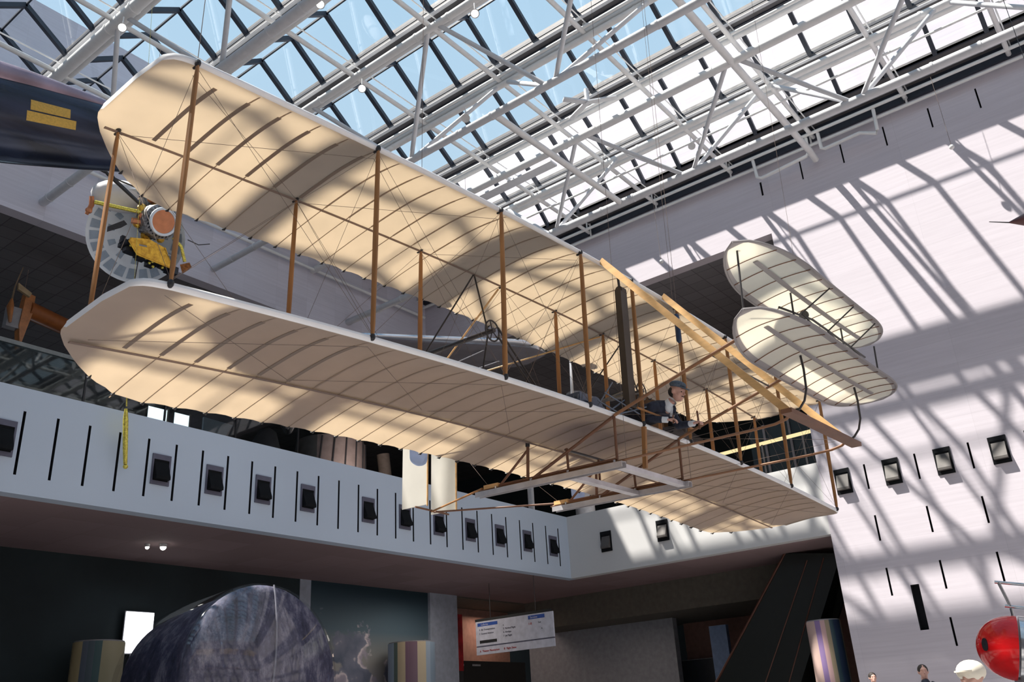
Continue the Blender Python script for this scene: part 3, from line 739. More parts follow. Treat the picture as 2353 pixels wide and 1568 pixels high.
# engine, radiator, tank
b = MB(); b.bb(.02, .52, -1.0, -.42, .07, .27)
for k in range(4): b.lathe([(0, .065), (.30, .065), (.31, .05)], (-.06, -.92 + .14 * k, .20), (-1, 0, .12), n=14)
for k in range(9): b.tube((.46, -.95 + .06 * k, .10), (.42, -.93 + .06 * k, .36), .008, n=5)
b.lathe([(-.02, .13), (.02, .13)], (.27, -.38, .20), (0, 1, 0), n=28)
b.bb(.12, .4, -.85, -.5, .27, .40)
b.build('engine', ENG, fly, True)
b = MB()
for k, (p, q) in enumerate((((.42, -.30, .10), (.30, -.1, .44)), ((.34, -.2, .07), (.02, -.05, .32)), ((.40, -.15, .30), (-.1, -.02, .12)), ((.25, -.1, .06), (-.2, .02, .22)), ((.48, -.2, .2), (.1, -.08, .05)))):
    b.tube(p, q, .009, n=6)
b.build('engine_piping', ENG, fly, True)
b = MB(); b.bb(-.035, .10, -.10, -.015, .17, 1.68); b.path([(-.02, -.055, 1.68), (.08, -.055, 1.68)], .05, n=12)
for k in range(3): b.bb(-.055 - .0, -.035, -.08, -.03, .3 + .5 * k, .33 + .5 * k)
b.build('radiator', RADM, fly)
MB().tube((.065, -.05, 1.70), (.08, -.05, 1.84), .016, n=8).build('filler_pipe', TUBEM, fly)
MB().path([(-1.165, 0.02, 1.31), (-1.165, .02, 1.345), (-1.165, .02, 1.69), (-1.165, .02, 1.72)], [.012, .036, .036, .02], n=14).build('instrument_tube', BLUEM, fly, True)
# rudder behind
for X in (-.55, .02):
    b = MB()
    n = 12
    for k in range(n):
        t0, t1 = k / n, (k + 1) / n
        for z0, z1 in ((-.43, 1.45),):
            w0, w1 = .012 * math.sin(math.pi * t0) + .004, .012 * math.sin(math.pi * t1) + .004
            y0, y1 = -3.42 - .50 * t0, -3.42 - .50 * t1
            b.add([(X - w0, y0, z0), (X - w1, y1, z0), (X - w1, y1, z1), (X - w0, y0, z1), (X + w0, y0, z0), (X + w1, y1, z0), (X + w1, y1, z1), (X + w0, y0, z1)],
                  [(0, 1, 2, 3), (7, 6, 5, 4), (0, 4, 5, 1), (3, 2, 6, 7)])
    rd = b.build('rudder_fin', CLOTHW, fly, True)
    MB().path([(X, -3.42, -.45), (X, -3.42, 1.47)], .012, n=8).build('fin_post', ASH, rd, True)
wood('rudder_crossbar', [(.05, -3.62, -.44), (-.60, -3.62, -.46)], .014, DKWOOD)
wood('rudder_crossbar', [(.05, -3.62, 1.42), (-.60, -3.62, 1.42)], .012, ASH)
wood('rudder_boom', [(XN, -2.0, -.52), (-.26, -3.62, -.465)], .013, SPRUCE)
wood('rudder_boom', [(XF, -1.95, -.52), (-.30, -3.62, -.465)], .013, DKWOOD)
wood('rudder_boom', [(.95, -1.25, GAP - .1), (-.20, -3.62, 1.42)], .012, ASH)
wood('rudder_boom', [(-1.23, -1.25, GAP - .1), (-.36, -3.62, 1.42)], .012, ASH)
wire((XN, -1.9, -.5), (.0, -3.42, .9), .002); wire((XF, -1.9, -.5), (-.5, -3.42, .9), .002)
# suspension cables up to the roof
for x, y, z in ((5.83, -.02, GAP - .2), (2.32, -1.2, GAP), (-1.23, 0, GAP), (-5.8, -.02, GAP - .2)):
    MB().tube((x, y, z), (x, y, 13.3), .003, n=5).build('suspension_cable', WIRE, fly)
for x, y in ((XN, -.0), (XF, -.0)):
    MB().tube((x - .06, y + .08, -.58), (x - .10, y + .08, 13.3), .0025, n=5).build('suspension_cable', WIRE, fly)
# aluminium display frame under the skids
fr = empty('display_cradle', M=FM)
for X, y0 in ((XN + .01, -2.07), (XF - .01, -1.98)):
    b = MB(); b.bb(X - .045, X + .045, y0, .09, -.572, -.566); b.bb(X - .045, X - .039, y0, .09, -.63, -.572); b.bb(X + .039, X + .045, y0, .09, -.63, -.572)
    b.build('side_channel', ALU, fr)
for y in (-.66, -.0):
    b = MB(); b.bb(XF + .036, XN - .036, y - .05, y + .05, -.625, -.618); b.bb(XF + .036, XN - .036, y - .05, y - .044, -.618, -.57); b.bb(XF + .036, XN - .036, y + .044, y + .05, -.618, -.57)
    b.build('cross_channel', ALU, fr)
for X in (XN, XF):
    for y in (-1.2, -.66, -.02, -1.75): MB().tube((X + .03, y, -.565), (X + .03, y, -.535), .014, n=8).build('clamp_bolt', CHROME, fr)
tag(fr, 'silver aluminium channel cradle carrying the skids of the biplane', 'stand')

# ------------------------------------------------------------------ people
def remesh(o, vox, sm=6):
    m = o.modifiers.new('r', 'REMESH'); m.mode = 'VOXEL'; m.voxel_size = vox; m.use_smooth_shade = True
    s = o.modifiers.new('s', 'SMOOTH'); s.iterations = sm; s.factor = .5
def head(b, c, rot=None):
    R = rot or Matrix.Identity(3); c = V(c); f = lambda p: c + R @ V(p)     # faces +Y
    b.ball(f((0, -.01, .02)), (.074, .095, .098), rot=R); b.ball(f((0, .028, -.045)), (.056, .062, .070), rot=R)
    b.ball(f((0, .066, -.088)), (.026, .022, .022), rot=R); b.ball(f((0, .068, .030)), (.050, .026, .022), rot=R)
    b.path([f((0, .080, .028)), f((0, .102, -.012)), f((0, .110, -.030))], [.009, .013, .017], n=8)
    b.ball(f((0, .090, -.058)), (.026, .012, .009), rot=R); b.ball(f((0, .087, -.070)), (.023, .012, .009), rot=R)
    for s in (-1, 1):
        b.ball(f((s * .076, -.012, -.008)), (.012, .020, .032), rot=R); b.ball(f((s * .04, .052, -.018)), (.024, .026, .022), rot=R)
def hand(b, w, d, up, s=1, curl=1.0):
    """palm and five fingers. w wrist, d direction, up back-of-hand normal"""
    w = V(w); d = V(d).normalized(); n = V(up); n = (n - d * n.dot(d)).normalized(); x = d.cross(n) * s
    b.path([w, w + d * .04, w + d * .085], [.024, .034, .036], n=10, ell=(1, .42), up=n)
    for k, (o, L) in enumerate(((-.030, .062), (-.010, .072), (.011, .068), (.030, .054))):
        p0 = w + d * .078 + x * o; p1 = p0 + d * L * .42 - n * .012 * curl; p2 = p1 + d * L * .18 - n * L * .38 * curl; p3 = p2 - d * L * .22 * curl - n * L * .18
        b.path([p0, p1, p2, p3], [.0095, .009, .008, .007], n=7)
    b.path([w + d * .025 - x * .026, w + d * .052 - x * .052 - n * .010, w + d * .080 - x * .052 - n * .028], [.012, .0105, .009], n=7)
pil = empty('person', M=FM)
tag(pil, 'person lying prone on the biplane wing in dark suit, white collar and flat cap', 'person')
PX = -.52
b = MB(); hR = Matrix.Rotation(math.radians(-20), 3, 'X')
head(b, (PX + .05, .30, .405), hR)
b.path([(PX + .03, .20, .33), (PX + .02, .12, .27)], [.052, .060], n=12)
b.path([(PX, .12, .25), (PX, -.1, .22), (PX, -.5, .19)], [.07, .12, .12], n=14, ell=(1.3, .8))
arms = {1: [(PX + .20, .02, .245), (PX + .235, -.02, .10), (PX + .17, .20, .055)], -1: [(PX - .20, .05, .235), (PX - .25, .12, .09), (PX - .22, .33, .065)]}
for s in (1, -1):
    A = arms[s]; b.path([(PX, .03, .24), A[0], A[1], A[2]], [.06, .05, .038, .026], n=10)
    hand(b, A[2], (V(A[2]) - V(A[1])) + V((0, 0, .03)), (0, 0, 1), s)
    L = [(PX + s * .09, -.55, .18), (PX + s * .10, -1.0, .10), (PX + s * .10, -1.45, .07)]
    b.path(L, [.085, .06, .042], n=10); b.path([L[2], (PX + s * .1, -1.52, .05), (PX + s * .11, -1.60, .00 + .02)], [.04, .04, .03], n=8)
body = b.build('body', SKIN, pil); remesh(body, .0075, 3)
b = MB(); b.path([(PX + .01, .16, .262), (PX, .12, .272), (PX, .05, .265), (PX, -.15, .235), (PX, -.45, .20), (PX, -.62, .185)], [.07, .10, .135, .155, .14, .13], n=18, ell=(1.35, .78))
for s in (1, -1):
    A = arms[s]; d = (V(A[2]) - V(A[1])).normalized()
    b.ball((PX + s * .17, .03, .255), (.075, .075, .07)); b.path([(PX + s * .1, .03, .25), A[0], A[1], V(A[2]) - d * .06], [.075, .068, .058, .044], n=12)
jk = b.build('jacket', NAVY, pil); remesh(jk, .009, 4)
b = MB()
for s in (1, -1): b.path([(PX + s * .05, -.5, .19), (PX + s * .095, -.7, .16), (PX + s * .105, -1.0, .11), (PX + s * .10, -1.42, .075)], [.11, .10, .075, .055], n=12)
tr = b.build('trousers', NAVY, pil); remesh(tr, .01, 4)
b = MB()
for s in (1, -1): b.path([(PX + s * .1, -1.42, .075), (PX + s * .1, -1.5, .06), (PX + s * .11, -1.62, .03)], [.048, .046, .03], n=10)
b.build('shoes', FIT, pil, True)
MB().path([(PX + .035, .215, .315), (PX + .02, .15, .285), (PX + .01, .12, .262)], [.061, .066, .074], n=18, cap=False).build('shirt_collar', SHIRT, pil, True)
MB().ball((PX + .02, .155, .245), (.07, .05, .06)).build('shirt_chest', SHIRT, pil, True)
MB().path([(PX + .03, .195, .262), (PX + .025, .20, .20), (PX + .02, .18, .13)], [.030, .034, .03], n=10, ell=(1, .5)).build('shirt_front', SHIRT, pil, True)
MB().path([(PX + .03, .225, .262), (PX + .028, .232, .22), (PX + .025, .215, .14)], [.012, .018, .02], n=8).build('necktie', NAVY, pil, True)
for s in (1, -1):
    A = arms[s]; d = (V(A[2]) - V(A[1])).normalized()
    MB().path([V(A[2]) - d * .075, V(A[2]) + d * .005], [.036, .036], n=14).build('shirt_cuff', SHIRT, pil, True)
b = MB(); hc = V((PX + .05, .30, .405)); F_ = lambda p: hc + hR @ V(p)
b.ball(F_((0, -.012, .085)), (.088, .108, .050), rot=hR, nu=20); b.lathe([(0, .084), (.035, .086)], F_((0, -.01, .052)), hR @ V((0, 0, 1)), n=24, ell=(1, 1.22), up=hR @ V((1, 0, 0)))
b.build('flat_cap', CAPM, pil, True)
b = MB(); pts = [F_((.082 * math.sin(a), .060 + .088 * math.cos(a), .052 - .012 * math.cos(a))) for a in [math.radians(d) for d in range(-80, 81, 16)]]
b.prism(pts, hR @ V((0, 0, .010))); b.build('cap_peak', CAPM, pil)
MB().ball(F_((0, -.045, -.005)), (.077, .070, .07), rot=hR).build('hair', HAIRD, pil, True)
b = MB()
for s in (-1, 1): b.ball(F_((s * .030, .078, .004)), (.011, .007, .007), rot=hR, nu=10, nv=6)
b.build('eyes', HAIRD, pil, True)
MB().ball(F_((0, .090, -.047)), (.030, .010, .007), rot=hR).build('moustache', HAIRD, pil, True)
# control lever in his hands
MB().tube((PX - .22, .40, -.02), (PX - .20, .40, .20), .012, n=8).build('control_lever', DKWOOD, fly, True)
MB().tube((PX + .16, .27, .0), (PX + .15, .27, .10), .010, n=8).build('control_lever', DKWOOD, fly, True)
# visitors standing on the floor, only the tops of their heads reach the picture
def visitor(x, y, top, face, capm, label, top_m, hair=True, hs=1.0):
    e = empty('person', (x, y, FZ)); H = top - FZ; k = H / 1.75
    e.rotation_euler = (0, 0, face)
    b = MB(); head(b, (0, 0, 1.63 * k))
    b.path([(0, -.01, 1.55 * k), (0, -.01, 1.44 * k)], .055, n=10)
    b.path([(0, 0, 1.42 * k), (0, 0, 1.2 * k), (0, 0, .95 * k)], [.07, .11, .11], n=14, ell=(1.3, .8))
    for s in (-1, 1):
        b.path([(s * .16, 0, 1.40 * k), (s * .23, -.02, 1.10 * k), (s * .24, .06, .86 * k)], [.055, .042, .028], n=10); hand(b, (s * .24, .06, .86 * k), (0, .15, -1), (s, 0, 0), -s, .6)
        b.path([(s * .09, 0, .95 * k), (s * .10, .01, .5 * k), (s * .10, -.01, .08)], [.09, .065, .042], n=10); b.path([(s * .1, -.03, .05), (s * .11, .15, .035)], [.045, .035], n=8)
    o = b.build('body', SKIN, e); remesh(o, .012, 3)
    b = MB(); b.path([(0, -.005, 1.51 * k), (0, 0, 1.45 * k), (0, 0, 1.38 * k), (0, 0, 1.2 * k), (0, 0, .92 * k)], [.062, .085, .135, .155, .145], n=16, ell=(1.3, .85))
    for s in (-1, 1): b.path([(s * .08, 0, 1.42 * k), (s * .17, 0, 1.39 * k), (s * .23, -.02, 1.10 * k), (s * .235, .05, .93 * k)], [.07, .066, .055, .042], n=10)
    o = b.build('jacket', top_m, e); remesh(o, .014, 3)
    b = MB()
    for s in (-1, 1): b.path([(s * .07, 0, .97 * k), (s * .10, .01, .5 * k), (s * .10, 0, .1)], [.11, .08, .06], n=10)
    o = b.build('trousers', NAVY, e); remesh(o, .014, 3)
    if capm:
        b = MB(); b.ball((0, -.01, 1.68 * k), (.088 * hs, .108 * hs, .075 * hs), nu=20); b.prism([(.07 * math.sin(a), .06 + .10 * math.cos(a), 1.675 * k) for a in [math.radians(d) for d in range(-80, 81, 16)]], (0, 0, .012)); b.build('cap', capm, e, True)
    else:
        MB().ball((0, -.02, 1.66 * k), (.084, .10, .09), nu=18).build('hair', HAIRD, e, True)
    return tag(e, label, 'person')
visitor(16.78, 4.45, 2.24, 2.0, None, 'dark-haired person whose head shows at the bottom by the stone wall', NAVY)
visitor(8.06, 1.79, 1.88, 1.2, CREAMC, 'person in a cream cap at the bottom, beside the red capsule', SHIRT, hs=1.15)
visitor(21.74, 6.86, 2.36, 2.2, None, 'farthest dark-haired person, at the foot of the stone wall corner', NAVY)

# ------------------------------------------------------------------ other exhibits
# dark rocket plane at the upper left
p0, p1 = V((2.2, 12.0, 9.55)), V((5.75, 10.95, 10.02)); ax = (p1 - p0)
e = empty('rocket_plane', p0)
prof = [(-.8, .50), (-.4, .60), (.3, .655), (1.2, .655), (2.0, .60), (2.8, .52), (3.5, .44), (3.85, .34), (3.95, .15)]
o = MB().lathe(prof, (0, 0, 0), ax, n=48, cap=True, up=(0, 0, 1), ell=(1, 1)).build('fuselage', XPAINT, e, True)
x_, y_, d_ = frame(ax, (0, 0, 1))
toc = (V((0, 0, 1.6)) - (p0 + d_ * 2)).normalized(); side = (toc - d_ * toc.dot(d_)).normalized(); upv = d_.cross(side); upv = upv if upv.z > 0 else -upv
b = MB(); b.path([d_ * t + upv * (r * .80) + side * r * .15 for t, r in ((-.8, .5), (.3, .66), (1.2, .66), (2.0, .62), (2.8, .54), (3.6, .42))], [.24, .30, .28, .22, .15, .08], n=20)
b.build('canopy_fairing', mat('bronze_purple_paint', (.36, .27, .33), .25, .6, var=.35, scale=2), e, True)
b = MB()
for (t0, t1, h0, h1) in ((2.02, 2.52, 18, 32), (1.98, 2.60, 3, 16)):
    ring = []
    for t in (t0, (t0 + t1) / 2, t1):
        r = lerp(t, prof) + .004
        ring.append([d_ * t + (side * math.cos(math.radians(h)) + upv * math.sin(math.radians(h))) * r for h in [h0 + (h1 - h0) * k / 5 for k in range(6)]])
    vs = [p for q in ring for p in q]; vs += [p + side * .003 for p in vs]
    fs = [(18 * s + i * 6 + k, 18 * s + i * 6 + k + 1, 18 * s + (i + 1) * 6 + k + 1, 18 * s + (i + 1) * 6 + k) for s in (0, 1) for i in range(2) for k in range(5)]
    b.add(vs, fs)
b.build('warning_placard', YELP, e)
b = MB(); q0 = d_ * 3.1 - y_ * .05
b.prism([d_ * 3.2 - V((0, 0, .3)), d_ * 4.0 - V((0, 0, .25)), d_ * 4.25 - V((0, 0, .75)), d_ * 3.95 - V((0, 0, .62))], side * .05); b.build('tail_fin', XPAINT, e)
MB().tube(d_ * .5 + V((0, 0, .5)), V((.4, 0, 8.3)), .006, n=5).build('suspension_cable', WIRE, e)
tag(e, 'black and blue rocket plane fuselage with a yellow placard, at the upper left', 'rocket plane')
# thin dark curved probe booms under it
b = MB().path([(6.6, 14.8, 12.45), (7.2, 15.3, 12.6), (7.9, 15.8, 12.6), (8.6, 16.4, 12.7)], .035, n=8)
# spacecraft with dish
dc = V((9.27, 17.76, 12.69)); e = empty('space_probe', dc)
look = (V((0, 0, 1.6)) - dc).normalized()
rgt = look.cross(V((0, 0, 1))).normalized() * -1      # image right
rgt = V((look.y, -look.x, 0)).normalized(); 
if rgt.x < 0: rgt = -rgt
upc = look.cross(rgt); upc = upc if upc.z > 0 else -upc
L2 = (look + rgt * -.20 + upc * -.12).normalized()
R_ = 1.10
rp = [(-.30 * 0 + .33 * (t ** 2), R_ * t) for t in [k / 14 for k in range(15)]]
o = MB().lathe([(h, max(r, .001)) for h, r in rp] + [(.33 - .03, R_ * .995)] + [(.33 * t * t - .03, max(R_ * t, .001)) for t in [k / 14 for k in range(13, -1, -1)]], -L2 * .25, L2, n=48, cap=False).build('dish', DISHM, e, True)
x_, y_, d2 = frame(L2); b = MB()
for k in range(22):
    a0 = 2 * math.pi * k / 22; w = 2 * math.pi / 22 * .36
    for t0, t1 in ((.72, .93), (.48, .62)):
        if t0 < .6 and k % 2: continue
        vs = []
        for off in (.006, .014):
            for t, aa in ((t0, -w), (t0, w), (t1, w), (t1, -w)):
                vs.append(-L2 * .25 + d2 * (.33 * t * t + off) + (x_ * math.cos(a0 + aa) + y_ * math.sin(a0 + aa)) * R_ * t)
        b.add(vs, [(0, 1, 2, 3), (4, 5, 6, 7), (0, 1, 5, 4), (1, 2, 6, 5), (2, 3, 7, 6), (3, 0, 4, 7)])
b.build('dish_panels', DISHP, o)
def sp(x, y, z): return rgt * x + upc * y + look * z     # x image right, y image up, z toward the camera
# white shroud behind the top of the dish
MB().ball(sp(-.42, .86, -.10), (.66, .30, .38), nu=24, rot=Matrix((rgt, look, upc)).transposed()).build('white_shroud', mat('shroud_white', (.85, .83, .84), .5, var=.03), e, True)
F0 = sp(.52, .42, .75); fd = (look + rgt * .45 + upc * .05).normalized()
MB().lathe([(-.55, .40), (-.10, .40), (-.05, .34), (0, .30)], F0, fd, n=30).build('finned_drum', mat('drum_fins', (.28, .27, .28), .4, .5, var=.6, scale=20), e, True)
b = MB(); x_, y_, d3 = frame(fd)
for k in range(26):
    a = 2 * math.pi * k / 26; c = x_ * math.cos(a) + y_ * math.sin(a)
    b.beam(F0 + c * .405 - d3 * .5, F0 + c * .34 - d3 * .02, .015, .05)
b.build('drum_fins', BLACKP, e)
b = MB(); b.path([F0 + (x_ * math.cos(a) + y_ * math.sin(a)) * .30 + d3 * .01 for a in [2 * math.pi * k / 32 for k in range(33)]], .035, n=8, cap=False); b.build('drum_rim', DISHM, e, True)
MB().lathe([(-.02, .27), (.012, .27), (.03, .001)], F0, fd, n=30, cap=False).build('copper_disc', COPPER, e)
b = MB()
for k in range(7):
    a = 2 * math.pi * k / 7; b.ball(F0 - d3 * .45 + (x_ * math.cos(a) + y_ * math.sin(a)) * .40, (.12, .10, .12), nu=8, nv=6)
b.build('foil_collar', GOLD, e)
hx = [sp(-.10, -.04, .5), sp(.28, -.02, .5), sp(.62, -.16, .5), sp(.86, -.62, .5), sp(.06, -.40, .5), sp(-.14, -.12, .5)]
b = MB().prism(hx, look * .35); b.path([hx[0] + look * .36, hx[5] + look * .36, hx[4] + look * .36, hx[3] + look * .36, hx[2] + look * .36], .022, n=6, mi=0)
b.build('foil_body', GOLD, e)
b = MB().beam(sp(.08, -.18, .88), sp(.24, -.19, .88), .03, .16, up=tuple(look)); b.beam(sp(.70, -.30, .88), sp(.78, -.32, .88), .03, .2, up=tuple(look)); b.build('instrument_window', CRATE, e)
b = MB()
for k in range(60):
    t = random.random(); c = sp(-.30 + 1.2 * t, -.18 - .52 * t + random.uniform(-.13, .13), .55 + random.uniform(-.1, .2))
    r = random.uniform(.04, .09); b.bb(c.x - r, c.x + r, c.y - r, c.y + r, c.z - r * .7, c.z + r * .7)
b.build('instrument_boxes', BLACKP, e)
for k in range(14):
    t = random.random(); MB().ball(sp(-.1 + 1.0 * t, -.28 - .48 * t + random.uniform(-.1, .1), .78), .035, nu=7, nv=5).build('foil_scrap', FOILY, e)
b = MB(); b.path([sp(-.95, .62, .5), sp(-.3, .58, .55), sp(.20, .55, .5)], [.05, .045, .05], n=8); b.build('foil_boom', FOILY, e, True)
b = MB(); b.path([sp(-1.02, .74, .5), sp(-1.0, .55, .5), sp(-1.08, .32, .52)], [.05, .06, .04], n=6); b.ball(sp(-1.04, .42, .5), .08, nu=7, nv=5); b.build('boom_end', COPPER, e)
b = MB(); b.path([sp(.78, .10, .55), sp(.98, -.08, .5), sp(1.10, -.42, .5)], [.04, .035, .04], n=7); b.build('foil_boom', FOILY, e, True)
b = MB(); b.prism([sp(1.0, -.50, .5), sp(1.20, -.42, .5), sp(1.26, -.52, .5), sp(1.08, -.70, .5)], look * .12); b.build('boom_end', mat('burnt_foil', (.25, .10, .03), .4, .6, var=.5, scale=20), e)
b = MB(); b.prism([sp(-.62, .12, .6), sp(-.30, .32, .6), sp(-.22, .24, .6), sp(-.34, .14, .6), sp(-.62, .0, .6)], look * .03); b.build('black_vane', BLACKP, e)
for p, q in ((sp(-.15, .34, .6), sp(.25, .34, .6)), (sp(.0, .5, .6), sp(.3, .3, .6))): MB().path([p, q], .07, n=6).build('foil_wrap', COPPER, e)
MB().ball(sp(.28, .90, .35), (.18, .14, .12), nu=8, nv=6).build('foil_wrap', COPPER, e)
b = MB(); b.path([sp(1.1, .10, .5), sp(1.35, .02, .5), sp(1.6, .08, .5)], .012, n=6); b.path([sp(.10, -.55, .6), sp(.08, -1.0, .6)], .012, n=6); b.build('antenna_rod', TUBEM, e)
b = MB(); b.path([sp(-1.15, 1.75, .3), sp(-.75, 1.28, .4), sp(-.3, .95, .45), sp(.15, .62, .5)], .035, n=8); b.path([sp(-1.0, 1.75, .3), sp(-.6, 1.22, .4), sp(-.05, .80, .45)], .02, n=8); b.path([sp(-1.6, 1.62, .3), sp(-1.1, 1.42, .3), sp(-.5, 1.2, .3), sp(-.1, 1.1, .3)], .018, n=8)
b.build('support_cables', TUBEM, e)
MB().tube(sp(0, .3, 0), V((0, 0, 18.3 - dc.z)), .006, n=5).build('suspension_cable', WIRE, e)
tag(e, 'gold foil space probe in front of a white dish, behind the near wing tip', 'spacecraft')
# foil-wrapped boom hanging down in front of the balcony
e = MB(); e.path([(8.74, 16.32, 8.20), (8.77, 16.33, 7.98)], .012, n=6); e.path([(8.78, 16.36, 7.94), (8.82, 16.4, 7.72), (8.92, 16.47, 7.2), (8.98, 16.5, 6.86)], [.03, .055, .05, .04], n=8); e.ball((9.0, 16.52, 6.82), .05)
e.path([(8.74, 16.32, 8.2), (8.16, 16.3, 18.1)], .004, n=5)
tag(e.build('foil_boom', FOILY, None, True), 'thin yellow foil-wrapped boom hanging in front of the left balcony slots', 'boom')
# capsule with charred heat shield and acrylic cover
cc = V((11.45, 14.95, 2.72)); e = empty('space_capsule', (11.17, 14.6, FZ)); o_ = cc - V(e.location)
fc = (V((0, 0, 2.6)) - cc).normalized(); fc = (fc * .77 + V((cc.y, -cc.x, 0)).normalized() * .62 + V((0, 0, .02))).normalized()
hs = [(0.34 * (1 - t * t), max(1.74 * t, .001)) for t in [k / 16 for k in range(17)]]
hs = hs + [(-.10, 1.80), (-.24, 1.78)]
MB().lathe(hs, o_, fc, n=72, cap=False, up=(0, 0, 1)).build('heat_shield', CHAR, e, True)
cone_ax = -fc
MB().lathe([(.15, 1.76), (.5, 1.73), (1.3, 1.66), (2.1, 1.57), (2.5, 1.50), (2.65, 1.2)], o_, cone_ax, n=60, up=(0, 0, 1)).build('cone_shell', CHAR, e, True)
x_, y_, d_ = frame(fc, (0, 0, 1)); toph = o_ + d_ * .0
b = MB(); pts = []
for k in range(18):
    t = 1 - 1.75 * k / 17; r = 1.80 * t
    pts.append(o_ + d_ * (.36 * (1 - t * t) + .012) + y_ * r * 1.0 + x_ * (.10 - .22 * (1 - t)) * 1)
b.path(pts, .018, n=6); b.build('shield_seam', mat('seam_grey', (.25, .25, .3), .5), e, True)
MB().lathe([(0.46 * (1 - t * t), max(1.80 * t, .001)) for t in [k / 16 for k in range(17)]] + [(-.2, 1.86), (-.34, 1.85)], o_, fc, n=72, cap=False, up=(0, 0, 1)).build('acrylic_cover', ACRY, e, True)
MB().lathe([(.34, 1.85), (.6, 1.83), (1.3, 1.78), (2.1, 1.70), (2.6, 1.62), (2.8, 1.4)], o_, cone_ax, n=60, cap=False, up=(0, 0, 1)).build('acrylic_cover', ACRY, e, True)
b = MB(); b.bb(-1.2, 1.2, -.8, 1.6, 0, .28); b.bb(-.7, .7, -.3, 1.0, .28, .75); b.build('display_plinth', CRATE, e)
tag(e, 'charred conical space capsule under a clear cover, lower left', 'spacecraft')
# red nosed capsule lower right
rc = V((11.79, 2.09, 2.13)); e = empty('red_capsule', (rc.x, rc.y, FZ)); ro = rc - V(e.location)
rr = V((rc.y, -rc.x, 0)).normalized() ; rr = rr if rr.y < 0 else -rr      # image right
dirl = (-rr + V((-.10, -.02, .22))).normalized()
MB().lathe([(.0, .35)] + [(.40 * math.sin(t), .35 * math.cos(t)) for t in [math.pi / 2 * k / 14 for k in range(1, 14)]] + [(.40, .001)], ro, dirl, n=48).build('red_nose', REDM, e, True)
MB().lathe([(-.9, .30), (-.75, .34), (-.02, .355)], ro, dirl, n=48).build('silver_body', CHROME, e, True)
x_, y_, d_ = frame(dirl, (0, 0, 1)); lk = (V((0, 0, 1.6)) - rc).normalized()
cpt = (d_ * .26 * 1.35 + lk * .38 - V((0, 0, .03))); cpt = d_ * (.40 * .80) + (lk - d_ * lk.dot(d_)).normalized() * (.35 * .60)
nrm = (d_ * .80 / .40 + (lk - d_ * lk.dot(d_)).normalized() * .60 / .35).normalized()
MB().lathe([(-.01, .055), (.008, .055)], ro + cpt, nrm, n=20, ell=(.7, 1.25)).build('black_port', BLACKP, e)
b = MB(); t0 = ro + V((0, 0, .36)) - dirl * .06
for p, q in ((t0, t0 + V((0, 0, .08)) - dirl * .0), (t0 + V((0, 0, .10)), t0 + V((0, 0, .36)) + dirl * .06), (t0 + V((0, 0, .36)) + dirl * .10, t0 + V((0, 0, .37)) - dirl * .8), (t0 + V((0, 0, .10)) + dirl * .06, t0 + V((0, 0, .10)) - dirl * .8), (t0 + V((0, 0, .1)) - dirl * .3, t0 + V((0, 0, .36)) - dirl * .3)):
    b.tube(p, q, .018, n=8)
b.build('silver_bracket', CHROME, e, True)
b = MB(); b.path([(0, 0, 0), (0, 0, .05)], .45, n=28); b.path([(0, 0, .05), (0, 0, ro.z - .30)], .10, n=16); b.build('display_stand', CRATE, e, True)
tag(e, 'glossy red rounded nose with a black port and silver body, lower right corner', 'spacecraft')
# maroon nose with thin probe at the right edge
e = MB(); e.path([(14.36, 1.34, 8.47), (14.55, 1.10, 8.44)], [.006, .010], n=6, mi=1); e.path([(14.55, 1.10, 8.44), (14.80, .80, 8.50), (15.3, .2, 8.6), (16.3, -1.0, 8.75)], [.01, .14, .25, .32], n=16)
e.path([(15.3, .2, 8.8), (15.97, .2, 18.1)], .006, n=5, mi=1)
tag(e.build('pointed_missile', [mat('maroon_paint', (.10, .03, .03), .35), TUBEM], None, True), 'maroon pointed nose with a thin probe at the right edge', 'missile')
# silver high-wing aircraft behind the biplane
e = empty('silver_monoplane', (17.9, 15.6, 11.9))
O = V(e.location); PA, PB = V((13.4, 19.0, 12.0)) - O, V((20.0, 13.6, 11.98)) - O; dw = (PB - PA).normalized(); nb = V((dw.y, -dw.x, 0)); nb = nb if (nb.x > 0 and nb.y > 0) or nb.y > 0 else -nb
b = MB(); vs = []; fs = []; N = 24
for i in range(N + 1):
    t = i / N; c = 1.9 * (1 if t < .86 else math.sqrt(max(.02, 1 - ((t - .86) / .14) ** 2))); P_ = PA.lerp(PB, t)
    sec = [(0, 0), (.02, .07), (.12, .15), (.35, .17), (.7, .10), (1, .0), (.7, -.05), (.35, -.08), (.12, -.075), (.02, -.045)]
    off = (1.9 - c) * .35
    vs += [P_ + nb * (off + s * c) + V((0, 0, h - .10 * s)) for s, h in sec]
n = 10
for i in range(N):
    for j in range(n): fs.append((i * n + j, i * n + (j + 1) % n, (i + 1) * n + (j + 1) % n, (i + 1) * n + j))
fs.append(tuple(range(n))); fs.append(tuple(range(N * n, (N + 1) * n)))
b.add(vs, fs)
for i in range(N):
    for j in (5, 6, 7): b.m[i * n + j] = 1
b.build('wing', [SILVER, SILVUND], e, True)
b = MB(); c0 = PA.lerp(PB, .12) + nb * .9 - V((0, 0, .75)); b.path([c0 - nb * 1.8, c0 - nb * 1.5, c0, c0 + nb * 3, c0 + nb * 5.5], [.12, .42, .62, .5, .15], n=20); b.build('fuselage', SILVER, e, True)
for t, s in ((.80, .55), (.88, 1.3)):
    MB().path([PA.lerp(PB, t * .98) + nb * s - V((0, 0, .06)), c0 + V((.3, 0, -.7)) + nb * s * .5 + dw * 2.2], .03, n=8).build('wing_brace', SILVER, e, True)
